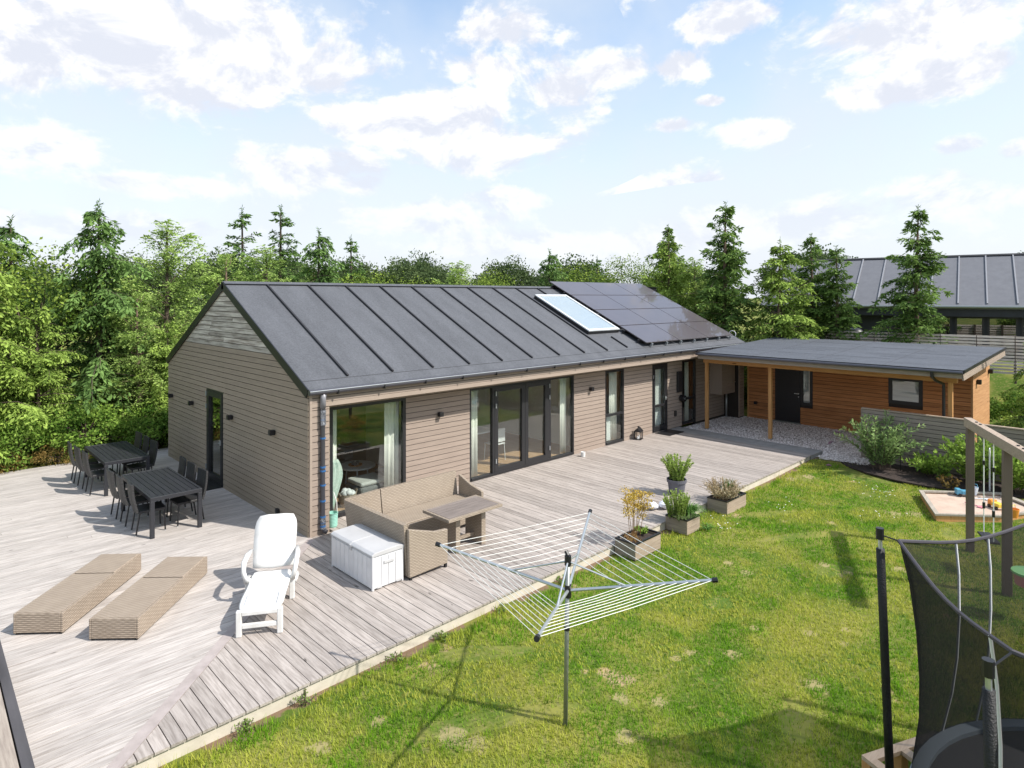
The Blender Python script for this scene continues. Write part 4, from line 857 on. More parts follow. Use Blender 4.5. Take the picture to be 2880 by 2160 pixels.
def wlounger():
    t = empty('plastic_lounger', (-2.0,-2.66,0), math.atan2(0.857,0.515)-math.pi/2, label='white plastic sun lounger with raised back and armrests', cat='sun lounger')
    # local: y along towards the head, x to the right
    prof_ = [(0.0,0.33),(0.30,0.375),(0.62,0.33),(0.95,0.315),(1.26,0.34)]
    mb = MB(); v = []
    for (y, z) in prof_:
        for x in (-0.29,-0.10,0.10,0.29): v.append((x, y, z-(0.015 if abs(x) < 0.2 else 0)))
    f = [(i*4+j, i*4+j+1, i*4+j+5, i*4+j+4) for i in range(4) for j in range(3)]
    o = mb.add(v, f).build('seat_shell', WHITE, t, smooth=True); s_ = o.modifiers.new('s','SOLIDIFY'); s_.thickness = 0.03; b_ = o.modifiers.new('u','SUBSURF'); b_.levels = b_.render_levels = 1
    mb = MB(); v = []; n = 9
    for i in range(n+1):
        q = i/n; w = 0.285+0.02*math.sin(q*2.6)-(0.05*max(0,q-0.85)/0.15)
        for x in (-1,-0.5,0,0.5,1): v.append((x*w, 1.27+0.43*q, 0.36+0.62*q-0.02*(1-abs(x))+(0.035*(1-x*x)*max(0,q-0.8)/0.2)+0.02*math.sin(q*3.1)))
    f = [(i*5+j, i*5+j+1, i*5+j+6, i*5+j+5) for i in range(n) for j in range(4)]
    o = mb.add(v, f).build('backrest', WHITE, t, smooth=True); s_ = o.modifiers.new('s','SOLIDIFY'); s_.thickness = 0.028
    for x in (-0.20,0.20):
        g = MB().box((x-0.005,0,0.0),(x+0.005,0.42,0.004)); oo = g.build('slot', GREYLID, t); oo.location = (0,1.345,0.475); oo.rotation_euler = (math.atan2(0.62,0.43),0,0)
        g = MB().box((x-0.004,0,0.0),(x+0.004,0.30,0.003)); oo = g.build('slot', GREYLID, t); oo.location = (0,0.10,0.352); oo.rotation_euler = (0.05,0,0)
    for x in (-0.25,0.25): MB().box((x-0.035,-0.02,0),(x+0.035,0.05,0.33)).build('leg', WHITE, t, bevel=0.01)
    MB().box((-0.214,-0.01,0.10),(0.214,0.03,0.16)).build('cross_bar', WHITE, t, bevel=0.008); MB().box((-0.214,-0.02,0.27),(0.214,0.04,0.325)).build('front_rail', WHITE, t, bevel=0.008)
    for x in (-0.30,0.30): MB().box((x-0.035,0.92,0),(x+0.035,1.00,0.33)).build('leg', WHITE, t, bevel=0.01)
    for s in (-1,1):
        MB().tube([(s*0.31,0.92,0.30),(s*0.35,0.90,0.46),(s*0.36,0.98,0.55),(s*0.355,1.20,0.57),(s*0.33,1.42,0.56)], [0.035,0.033,0.036,0.038,0.03], 8).build('armrest', WHITE, t, smooth=True)
        MB().tube([(s*0.31,1.05,0.22),(s*0.33,1.22,0.24)], 0.05, 8).build('bracket', WHITE, t, smooth=True)
wlounger()

def chest():
    t = empty('cushion_box', (-0.31,-2.64,0), label='white cushion storage box with grey lid beside the wicker sofa', cat='storage box'); X, Y, H = 0.55, 1.23, 0.50
    MB().box((0.01,0.01,0.02),(X-0.01,Y-0.01,H)).build('body', WHITE2, t)
    for k in range(9): MB().box((-0.002,0.03+k*0.132,0.03),(0.009,0.03+k*0.132+0.125,H-0.02)).build('side_panel', WHITE2, t, bevel=0.004)
    for k in range(4): MB().box((0.03+k*0.125,-0.002,0.03),(0.03+k*0.125+0.118,0.009,H-0.02)).build('side_panel', WHITE2, t, bevel=0.004)
    for (a, b) in ((0,0),(X-0.03,0),(0,Y-0.03),(X-0.03,Y-0.03)): MB().box((a-0.004,b-0.004,0.0),(a+0.03,b+0.03,H)).build('corner_post', WHITE2, t, bevel=0.006)
    for (y0, y1) in ((-0.01,Y/2-0.004),(Y/2+0.004,Y+0.01)):
        MB().prism([(-0.015,H+0.002),(X+0.01,H+0.002),(X+0.01,H+0.05),(X-0.10,H+0.075),(0.03,H+0.062),(-0.015,H+0.03)], y0, y1, axis=1).build('lid', GREYLID, t, bevel=0.008)
    MB().box((0.19,-0.02,0.36),(0.37,-0.003,0.41)).build('handle', GREYLID, t, bevel=0.01); MB().box((-0.022,Y/2-0.03,H-0.05),(-0.005,Y/2+0.03,H+0.03)).build('latch', GREYLID, t)
    for (a) in (0.08,0.42): MB().box((a,-0.006,0.02),(a+0.08,-0.001,0.055)).build('foot_slot', GREYLID, t)
chest()

def sofa():
    t = empty('wicker_corner_sofa', (0.22,-0.80,0), label='pale wicker corner sofa without cushions against the house front', cat='sofa')
    # local origin: outer corner; x to the right, y towards the camera is negative
    def P(nm, lo, hi, bev=0.012): return MB().box(lo, hi).build(nm, RATTAN2, t, bevel=bev)
    def panel(nm, pts, th): # pts: 4 corners of the outer face, thickened
        o = MB().add(pts, [(0,1,2,3)]).build(nm, RATTAN2, t); s_ = o.modifiers.new('s','SOLIDIFY'); s_.thickness = th; s_.offset = 0; return o
    panel('backrest', [(0.78,-0.10,0.05),(2.52,-0.10,0.05),(2.52,0.0,0.85),(0.76,0.0,0.85)], 0.07)
    panel('corner_backrest', [(0.10,-0.10,0.05),(0.75,-0.10,0.05),(0.74,0.0,0.85),(0.02,-0.08,0.85)], 0.07)
    panel('side_backrest', [(0.10,-0.12,0.05),(0.10,-1.88,0.05),(0.03,-1.88,0.86),(0.0,-0.12,0.86)], 0.07)
    P('seat', (0.14,-0.80,0.36), (2.50,-0.14,0.42)); P('seat_front', (0.80,-0.84,0.08), (2.50,-0.805,0.40)); P('side_seat', (0.14,-1.86,0.36), (0.76,-1.42,0.42)); P('side_seat_front', (0.72,-1.86,0.06), (0.765,-0.85,0.30))
    P('side_seat_edge', (0.14,-1.41,0.345), (0.30,-0.81,0.40))
    MB().prism([(0.06,0.05),(0.80,0.07),(0.80,0.62),(0.55,0.64),(0.04,0.80)], -1.95, -1.885, axis=1).build('armrest', RATTAN2, t, bevel=0.012)
    MB().prism([(-0.12,0.05),(-0.82,0.07),(-0.82,0.60),(-0.5,0.66),(-0.12,0.80)], 2.52, 2.58, axis=0).build('armrest', RATTAN2, t, bevel=0.012)
    for (a, b) in ((0.08,-1.93),(0.76,-1.93),(2.52,-0.80),(2.50,-0.16),(0.12,-0.16)): MB().box((a,b,0),(a+0.04,b+0.04,0.075)).build('foot', BLACK, t)
sofa()
def stable():
    t = empty('wicker_table', (1.16,-2.60,0), label='wicker table with grey slatted top in front of the corner sofa', cat='table'); X, Y, H = 1.22, 0.73, 0.68
    for (lo, hi) in (((0,0,H-0.05),(X,0.05,H)),((0,Y-0.05,H-0.05),(X,Y,H)),((0,0.051,H-0.05),(0.05,Y-0.051,H)),((X-0.05,0.051,H-0.05),(X,Y-0.051,H))): MB().box(lo, hi).build('rim', RATTAN2, t, bevel=0.006)
    for k in range(6): MB().box((0.052,0.053+k*0.1045,H-0.02),(X-0.052,0.053+k*0.1045+0.100,H+0.002)).build('slat', SLATG, t)
    for x in (0.28,0.86): MB().box((x,0.16,0.0),(x+0.10,Y-0.12,H-0.052)).build('leg', RATTAN2, t, bevel=0.01)
    MB().box((0.381,0.36,0.12),(0.859,0.40,0.18)).build('stretcher', RATTAN2, t)
stable()

# ------------------------------------------------------------------ plants
def stems(rg, n, H, spread, base_r, lean=0.6, droop=0.25, ns=8):
    """n arched stems -> list of (ns,3) polylines"""
    out = []
    for i in range(n):
        a = rg.random()*6.283; r0 = base_r*math.sqrt(rg.random()); h = H*(0.6+0.4*rg.random()); sp = spread*(0.25+0.75*rg.random())*lean*1.6
        a2 = a + rg.normal()*0.5; t_ = np.linspace(0, 1, ns)
        x = r0*math.cos(a)+sp*np.cos(a2)*t_**1.5; y = r0*math.sin(a)+sp*np.sin(a2)*t_**1.5; z = h*(t_ - droop*t_**3*(sp/max(spread,0.01)))
        out.append(np.stack([x, y, z], -1))
    return out
def leafy(name, loc, rg, st, mat, per, Ln, W, up=0.3, label=None, cat=None, group=None, stemmat=BARK, stem_r=0.004, parent=None, tfrom=0.15, tipw=0.4):
    top = parent or empty(name, loc, label=label, cat=cat, group=group)
    sm = MB(); P = []; D = []
    for s in st:
        sm.tube([tuple(p) for p in s], stem_r, 4, cap=False)
        t_ = tfrom + (1-tfrom)*rg.random(per); idx = t_*(len(s)-1); i0 = np.clip(idx.astype(int), 0, len(s)-2); fr = (idx-i0)[:, None]
        p = s[i0]*(1-fr)+s[i0+1]*fr; ax = unit(s[i0+1]-s[i0]); rnd = rg.normal(size=(per,3)); rnd -= ax*(rnd*ax).sum(-1, keepdims=True); rnd = unit(rnd)
        d = unit(rnd + ax*up + np.array([0,0,0.15])); P.append(p); D.append(d)
    P = np.concatenate(P); D = np.concatenate(D); U = unit(np.cross(D, rg.normal(size=D.shape)))
    n = len(P); L_ = Ln*(0.6+0.6*rg.random(n)); V = kites(P, D, U, L_, W*(0.7+0.6*rg.random(n)))
    zz = (P[:,2]-P[:,2].min())/max(np.ptp(P[:,2]), 1e-3)
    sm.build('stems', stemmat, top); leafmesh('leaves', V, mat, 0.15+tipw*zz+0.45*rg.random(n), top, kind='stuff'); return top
def planter(x0, x1, y0, y1, zt, lb):
    zb = -0.16; t = empty('planter_box', (x0,y0,zb), label=lb, cat='planter', group='square wooden planters along the deck edge'); X, Y, H = x1-x0, y1-y0, zt-zb
    n = 2; hh = (H-0.02)/n
    for k in range(n):
        for (lo, hi) in (((0,0),(X,0.022)),((0,Y-0.022),(X,Y)),((0,0.023),(0.022,Y-0.023)),((X-0.022,0.023),(X,Y-0.023))):
            MB().box((lo[0],lo[1],k*hh+0.003),(hi[0],hi[1],(k+1)*hh)).build('board', FENCEW if lo[0] == 0 and hi[0] < 0.1 else PLB, t)
    for (lo, hi) in (((-0.006,-0.006),(X+0.006,0.03)),((-0.006,Y-0.03),(X+0.006,Y+0.006)),((-0.006,0.031),(0.03,Y-0.031)),((X-0.03,0.031),(X+0.006,Y-0.031))): MB().box((lo[0],lo[1],H-0.018),(hi[0],hi[1],H+0.006)).build('liner_edge', BLACK, t)
    MB().box((0.03,0.03,0.05),(X-0.03,Y-0.03,H-0.05)).build('soil', SOIL, t); return t
PLB = wood('planter_boards', 0, (0.40,0.32,0.25), (0.30,0.235,0.18), 0.3, 0.08, knots=False)
planter(3.72,4.50,-4.50,-4.07,0.12,'wooden planter nearest the rotary dryer, holding yellow umbels'); planter(5.38,5.85,-4.52,-4.05,0.12,'wooden planter in the middle with upright green herbs'); planter(6.97,7.82,-4.52,-4.07,0.12,'wooden planter farthest away with pale seed heads')
rg = np.random.default_rng(11)
# fennel with yellow umbels
t = empty('fennel_plant', (4.05,-4.25,0.08), label='tall dry fennel with yellow umbels in the nearest planter', cat='plant')
st = stems(rg, 9, 0.95, 0.22, 0.12, 0.5, 0.0); mb = MB()
for s in st: mb.tube([tuple(p) for p in s], 0.005, 5)
mb.build('stems', L_DRY, t); Ps = []
for s in st:
    for q in range(3): c_ = s[-1-q] + rg.normal(size=3)*0.04; Ps.append(c_ + rg.normal(size=(70,3))*np.array([0.055,0.055,0.02]))
P = np.concatenate(Ps); D = unit(rg.normal(size=P.shape)); leafmesh('umbels', kites(P, D, unit(np.cross(D, rg.normal(size=D.shape))), np.full(len(P),0.034), np.full(len(P),0.020)), L_YEL, rg.random(len(P)), t, kind='stuff')
leafy('low_herb', (4.28,-4.22,0.08), rg, stems(rg, 14, 0.16, 0.10, 0.07), L_BUSH, 26, 0.035, 0.02, label='low lime green herb at the foot of the fennel', cat='plant')
leafy('dead_stalks', (3.90,-4.32,0.08), rg, stems(rg, 30, 0.12, 0.12, 0.12), L_DRY, 10, 0.04, 0.008, label='orange brown dead stalks in the nearest planter', cat='plant', stemmat=L_DRY)
# middle planter
leafy('rosemary', (5.52,-4.22,0.08), rg, stems(rg, 80, 0.50, 0.16, 0.18, 0.5, 0.0), L_FRESH, 130, 0.034, 0.012, up=0.8, label='upright needle leaved herb in the middle planter', cat='plant', tfrom=0.05)
leafy('thyme_cushion', (5.52,-4.36,0.06), rg, stems(rg, 90, 0.16, 0.15, 0.15), L_BUD, 30, 0.02, 0.008, label='low grey green herb cushion at the front of the middle planter', cat='plant')
def clump(loc, n, H, sp, mat, label, W=0.008, cat='grass'):
    st = stems(rg, n, H, sp, 0.05, 0.9, 0.55, 6); V = []; T = []
    for s in st:
        a = rg.random()*6.28; U = np.array([math.cos(a), math.sin(a), 0]); w = W*np.array([1,1,0.9,0.75,0.5,0.1]); l = s-U*w[:,None]; r = s+U*w[:,None]
        for i in range(5): V += [l[i], r[i], r[i+1], l[i+1]]
        T += [rg.random()]*5
    t = empty('grass_clump', loc, label=label, cat=cat); leafmesh('blades', np.array(V), mat, np.array(T), t, kind='stuff')
clump((5.80,-4.30,0.06), 340, 0.40, 0.30, L_BLADE, 'arching green grass clump hanging over the middle planter')
clump((5.95,-4.62,-0.15), 60, 0.14, 0.20, L_BLADE, 'low grass tuft at the foot of the middle planter')
# far planter
clump((7.52,-4.28,0.06), 320, 0.56, 0.16, L_BLADE, 'upright green grass behind the seed heads', 0.006)
leafy('seed_head_plant', (7.25,-4.30,0.06), rg, stems(rg, 150, 0.46, 0.34, 0.20), L_PINK, 44, 0.028, 0.014, label='pale pink seed heads filling the far planter', cat='plant', stemmat=L_DRY, stem_r=0.002)
for i_, (wx, wy, hh, lb) in enumerate(((-2.75,-4.12,0.16,'small weed tuft by the concrete edge nearest the platform'),(-2.1,-4.14,0.20,'taller weed by the concrete edge below the white lounger'),(-0.9,-4.13,0.13,'weed tuft by the concrete edge left of the storage box'),(-0.2,-4.15,0.14,'weed tuft by the concrete edge below the storage box'),(0.9,-4.13,0.12,'weed tuft by the concrete edge beside the dryer'),(2.2,-4.15,0.13,'weed tuft by the concrete edge behind the dryer'))):
    leafy('weed', (wx,wy,-0.17), rg, stems(rg, 12, hh*0.8, 0.08, 0.05, 0.9), L_HERB, 12, 0.035, 0.014, label=lb, cat='weed', group='weeds along the deck edge')
# big pot
t = empty('plant_pot', (7.01,-3.31,0), label='round grey pot standing on the deck behind the planters', cat='plant pot')
MB().lathe([(0.14,0),(0.165,0.05),(0.195,0.27),(0.215,0.275),(0.22,0.34),(0.20,0.34),(0.19,0.28)], 28).build('pot', material('grey_pot', (0.12,0.12,0.145), 0.55), t); MB().lathe([(0.0,0.30),(0.19,0.30),(0.19,0.305)], 20).build('soil', SOIL, t)
leafy('potted_shrub', (7.01,-3.31,0.30), rg, stems(rg, 46, 0.62, 0.22, 0.13, 0.75, 0.02), L_FRESH, 150, 0.040, 0.018, label='upright leafy shrub growing in the round grey pot', cat='shrub', tfrom=0.05)
# two small clear bags
for (x, y, s, lb) in ((5.74,-3.50,0.13,'crumpled white plastic bag nearest the fennel'),(5.98,-3.66,0.14,'crumpled white plastic bag behind the upright herb')):
    mb = MB(); n = 10; v = []; f = []
    for i in range(7):
        for j in range(n): a = 6.283*j/n; rr = s*math.sin(math.pi*(i+0.3)/6.6)*(0.8+0.35*random.random()); v.append((rr*math.cos(a), rr*math.sin(a), s*1.3*(i/6)))
    for i in range(6):
        for j in range(n): f.append((i*n+j, i*n+(j+1)%n, (i+1)*n+(j+1)%n, (i+1)*n+j))
    o = mb.add(v, f).build('plastic_bag', material('plastic_film', (0.72,0.74,0.80), 0.2), None, label=lb, cat='plastic bag', group='crumpled bags on the deck'); o.location = (x,y,0.005)

# bed beside the fence
leafy('buddleia', (12.85,-5.75,-0.10), rg, stems(rg, 60, 1.60, 0.75, 0.22, 0.80, 0.20, 10), L_BUD, 60, 0.125, 0.030, up=0.7, label='tall arching grey green shrub in front of the board fence', cat='shrub', stem_r=0.006)
mb = MB(); t = empty('flower_spikes', (12.7,-5.2,0), label='dark purple drooping flower spikes on the arching shrub', cat='flowers')
for (x, y, z, dx, dz) in ((-0.35,0.45,0.55,-0.25,-0.05),(-0.15,0.35,0.75,-0.22,0.08),(0.05,-0.45,0.85,0.02,-0.2),(-0.75,0.35,0.0,-0.25,0.05)): MB().tube([(x,y,z),(x+dx*0.5,y+0.03,z+dz*0.5+0.02),(x+dx,y+0.05,z+dz)], [0.012,0.030,0.008], 6).build('spike', material('dark_spike', (0.035,0.012,0.03), 0.9), t)
leafy('rhododendron', (13.10,-6.75,-0.10), rg, stems(rg, 40, 0.60, 0.40, 0.15, 0.9), L_BUSH, 26, 0.13, 0.042, up=0.9, label='low glossy leaved bush on the bare soil before the fence', cat='shrub')
leafy('hydrangea', (12.75,-7.10,-0.10), rg, stems(rg, 16, 0.85, 0.25, 0.12), L_BUSH, 16, 0.12, 0.075, up=0.4, label='thin lime leaved young shrub between bush and sandbox', cat='shrub')
leafy('laurel_bush', (13.05,-7.72,-0.10), rg, stems(rg, 70, 1.30, 0.55, 0.28), L_BUSH, 40, 0.11, 0.045, up=0.7, label='tall dark leaved bush behind the swing post', cat='shrub')
leafy('laurel_bush', (12.9,-8.6,-0.10), rg, stems(rg, 80, 1.15, 0.6, 0.30), L_BUSH, 40, 0.11, 0.05, up=0.7, label='dense green bush behind the sandbox toys', cat='shrub')
leafy('seedling', (12.25,-7.35,-0.12), rg, stems(rg, 14, 0.35, 0.2, 0.1), L_RED, 14, 0.07, 0.04, label='small reddish seedling at the edge of the soil bed', cat='shrub')
t = empty('bird_bath', (13.0,-6.15,-0.08), label='small dark bird bath dish on a stake beside the arching shrub', cat='bird bath'); MB().lathe([(0.02,0.60),(0.13,0.63),(0.15,0.67),(0.14,0.67),(0.11,0.64),(0.0,0.62)], 18).build('dish', BLACK, t); MB().tube([(0,0,0),(0,0,0.61)], 0.010, 6).build('stake', BLACK, t)

# ------------------------------------------------------------------ sandbox and toys
t = empty('sandbox', (10.9,-8.0,-0.15), label='five sided wooden sandbox full of pale sand', cat='sandbox')
SBX = wood('sandbox_rim', 0, (0.40,0.36,0.30), (0.30,0.265,0.22), 0.4, 0.1, knots=False)
pp = [(11.28,-6.95),(9.66,-7.61),(10.50,-8.57),(11.6,-9.15),(12.4,-8.3)]; c = (10.9,-8.0); q = [(x-c[0], y-c[1]) for x, y in pp]; ins = [(x*0.90, y*0.90) for x, y in q]
for i in range(5):
    j = (i+1)%5; MB().prism([q[i], q[j], ins[j], ins[i]][::-1], 0.10, 0.135).build('rim_board', SBX, t); qi = [(a*0.97, b*0.97) for a, b in (q[i], q[j])]; MB().prism([qi[0], qi[1], (qi[1][0]*0.97,qi[1][1]*0.97), (qi[0][0]*0.97,qi[0][1]*0.97)][::-1], -0.05, 0.099).build('side_board', POST, t)
MB().prism([(a*1.01,b*1.01) for a, b in ins][::-1], 0.0, 0.08).build('sand', material('sand', (0.56,0.44,0.35), 0.95, c2=(0.46,0.34,0.265), nscale=5, bump=0.6, bscale=9), t)
def toy(nm, x, y, mats, shape, lb):
    t = empty(nm, (x,y,-0.065), random.random()*3, label=lb, cat='toy'); shape(t, mats)
def s_bucket(t, m): MB().lathe([(0.07,0),(0.10,0.17),(0.09,0.17),(0.06,0.01)], 16).build('pail', m[0], t); MB().tube([(-0.095,0,0.16),(-0.07,0,0.24),(0.07,0,0.24),(0.095,0,0.16)], 0.006, 5).build('handle', m[1], t)
def s_shovel(t, m): MB().box((-0.05,-0.06,0.0),(0.06,0.06,0.02)).build('blade', m[0], t, bevel=0.008); MB().tube([(0.06,0,0.015),(0.30,0,0.03)], 0.010, 6).build('handle', m[1], t)
def s_truck(t, m):
    MB().box((-0.14,-0.07,0.05),(0.05,0.07,0.13)).build('bed', m[0], t, bevel=0.01); MB().box((0.055,-0.07,0.04),(0.15,0.07,0.16)).build('cab', m[1], t, bevel=0.01)
    for (a, b) in ((-0.09,-0.08),(-0.09,0.08),(0.09,-0.08),(0.09,0.08)): MB().tube([(a,b-0.015,0.035),(a,b+0.015,0.035)], 0.035, 10).build('wheel', BLACK, t)
TB = material('toy_blue', (0.10,0.33,0.48), 0.4); TW = material('toy_pale', (0.62,0.68,0.74), 0.4); TO = material('toy_orange', (0.80,0.30,0.05), 0.4); TY = material('toy_yellow', (0.80,0.58,0.08), 0.4); TP = material('toy_pink', (0.68,0.25,0.30), 0.4); TG = material('toy_green', (0.28,0.62,0.25), 0.4)
toy('toy_bucket', 11.95,-7.85, (TW,TB), s_bucket, 'pale blue toy bucket at the back of the sandbox'); toy('toy_truck', 11.65,-7.72, (TB,TB), s_truck, 'blue toy truck beside the pale bucket'); toy('toy_truck', 11.15,-8.38, (TY,TO), s_truck, 'yellow and orange toy truck in the sand')
toy('toy_shovel', 11.0,-8.15, (TP,TP), s_shovel, 'pink toy shovel lying in the sand'); toy('toy_shovel', 11.72,-8.15, (TW,TW), s_shovel, 'white toy shovel behind the orange truck'); toy('toy_bucket', 10.75,-8.72, (TO,TY), s_bucket, 'orange toy bucket on the near rim of the sandbox')
t = empty('hook_pole', (12.6,-8.05,-0.12), label='slim white pole with a ring behind the sandbox', cat='pole'); MB().tube([(0,0,0),(0,0,0.92)], 0.018, 8).build('pole', WHITE2, t); MB().tube([(0.05*math.cos(a),0,0.97+0.05*math.sin(a)) for a in np.linspace(0,6.283,14)], 0.010, 6).build('ring', WHITE2, t)
# daisies
V = []; 
for (cx_, cy_, n) in ((10.9,-6.2,26),(6.4,-4.75,14),(8.4,-5.1,10),(9.0,-6.8,8)):
    X = cx_+rg.normal(size=n)*0.28; Y = cy_+rg.normal(size=n)*0.22; P = np.stack([X,Y,gz(X,Y)+0.055],-1); V.append(kites(P, np.tile([[1.0,0,0.1]],(n,1)), np.tile([[0,1.0,0]],(n,1)), np.full(n,0.028), np.full(n,0.028)))
leafmesh('daisies', np.concatenate(V), leafmat('daisy_white', (0.7,0.7,0.66), (0.85,0.85,0.8), 0.0), rg.random(sum(len(x) for x in V)//4), label='scattered small white daisies in the lawn', cat='flowers', kind='stuff')

# ------------------------------------------------------------------ swing
def swing():
    A = Vector((8.38,-8.41,0)); B = Vector((6.78,-9.15,0)); d = (B-A).normalized(); rz = math.atan2(d.y, d.x)
    t = empty('swing_set', (A.x,A.y,-0.17), rz, label='brown timber swing frame with a pale top beam', cat='swing frame')
    MB().box((-0.14,-0.06,2.20),(3.0,0.06,2.36)).build('beam', SWINGB, t, bevel=0.006)
    for x in (0.0,1.76): MB().box((x-0.055,-0.055,-0.2),(x+0.055,0.055,2.198)).build('post', SWINGW, t, bevel=0.006)
    for x in (0.35,0.55,2.2,2.4): MB().tube([(x,0,2.361),(x,0,2.375)], 0.02, 8).build('bolt', BLACK, t)
    s = empty('rope_swing', tuple(A+d*0.75)+() if False else (A.x+d.x*0.72, A.y+d.y*0.72, 0), rz, label='rope swing with a flat seat hanging between the two posts', cat='swing')
    for x in (0.0,0.46):
        MB().tube([(x,0,0.42),(x,0,2.02)], 0.010, 6).build('rope', CORD, s); MB().tube([(x,0,1.55),(x,0,1.62)], 0.022, 8).build('clamp', BLACK, s); MB().tube([(x,0,0.82),(x,0,0.92)], 0.022, 8).build('clamp', BLACK, s)
    MB().box((-0.02,-0.09,0.385),(0.48,0.09,0.418)).build('seat', BLACK, s, bevel=0.008)
    b = empty('bucket_swing', (A.x+d.x*2.62, A.y+d.y*2.62, 0.30), rz, label='pink and green toddler bucket swing behind the net', cat='swing')
    MB().lathe([(0.05,0.0),(0.17,0.03),(0.19,0.18),(0.17,0.18),(0.15,0.05)], 14).build('bucket', TP, b); MB().lathe([(0.17,0.185),(0.215,0.19),(0.215,0.22),(0.17,0.22)], 14).build('guard', TG, b)
    for s_ in (-0.17,0.17): MB().tube([(s_,0,0.2),(s_,0,1.55)], 0.007, 5).build('rope', CORD, b)
swing()

# ------------------------------------------------------------------ rotary clothes dryer
def dryer():
    h = Vector((-0.30,-6.40,-0.17)); t = empty('rotary_dryer', tuple(h), label='aluminium rotary clothes dryer with four arms standing on the lawn', cat='clothes dryer')
    off = Vector((0.02,-0.02,0)); top = off+Vector((0,0,1.75)); lowp = off+Vector((0,0,1.44))
    MB().tube([(-0.0,0,-0.1),(off.x,off.y,1.80)], 0.024, 12).build('pole', ALUD, t, smooth=True)
    MB().tube([lowp-Vector((0,0,0.07)), lowp+Vector((0,0,0.06))], 0.036, 12).build('lower_hub', BLACK, t); MB().tube([top-Vector((0,0,0.04)), top+Vector((0,0,0.06))], 0.036, 12).build('upper_hub', BLACK, t); MB().tube([top+Vector((0,0,0.06)), top+Vector((0.0,0.03,0.10))], 0.02, 8).build('cap', BLACK, t)
    MB().tube([(0.015,-0.01,1.02),(0.016,-0.01,1.06)], 0.030, 10).build('collar', BLACK, t)
    tips = []
    for (ang, z, r) in ((114,1.53,1.54),(-149,1.55,1.49),(-61,1.57,1.47),(30,1.60,1.52)):
        tips.append(Vector((off.x+r*math.cos(R(ang)), off.y+r*math.sin(R(ang)), z+0.17)))
    for p in tips:
        MB().tube([lowp, p], 0.017, 8).build('arm', ALU, t); dd = (p-lowp); MB().tube([p-dd.normalized()*0.02, p+dd.normalized()*0.035], 0.026, 8).build('arm_tip', BLACK, t)
        MB().tube([top, lowp+dd*0.42], 0.010, 6).build('strut', ALU, t)
    for i in range(4):
        a, b = tips[i], tips[(i+1)%4]
        for k in range(9):
            f_ = 1.0-0.075*k-0.01; p, q = lowp+(a-lowp)*f_, lowp+(b-lowp)*f_; m_ = (p+q)/2-Vector((0,0,0.012)); MB().tube([p, m_, q], 0.0032, 5).build('line', CORD, t)
dryer()

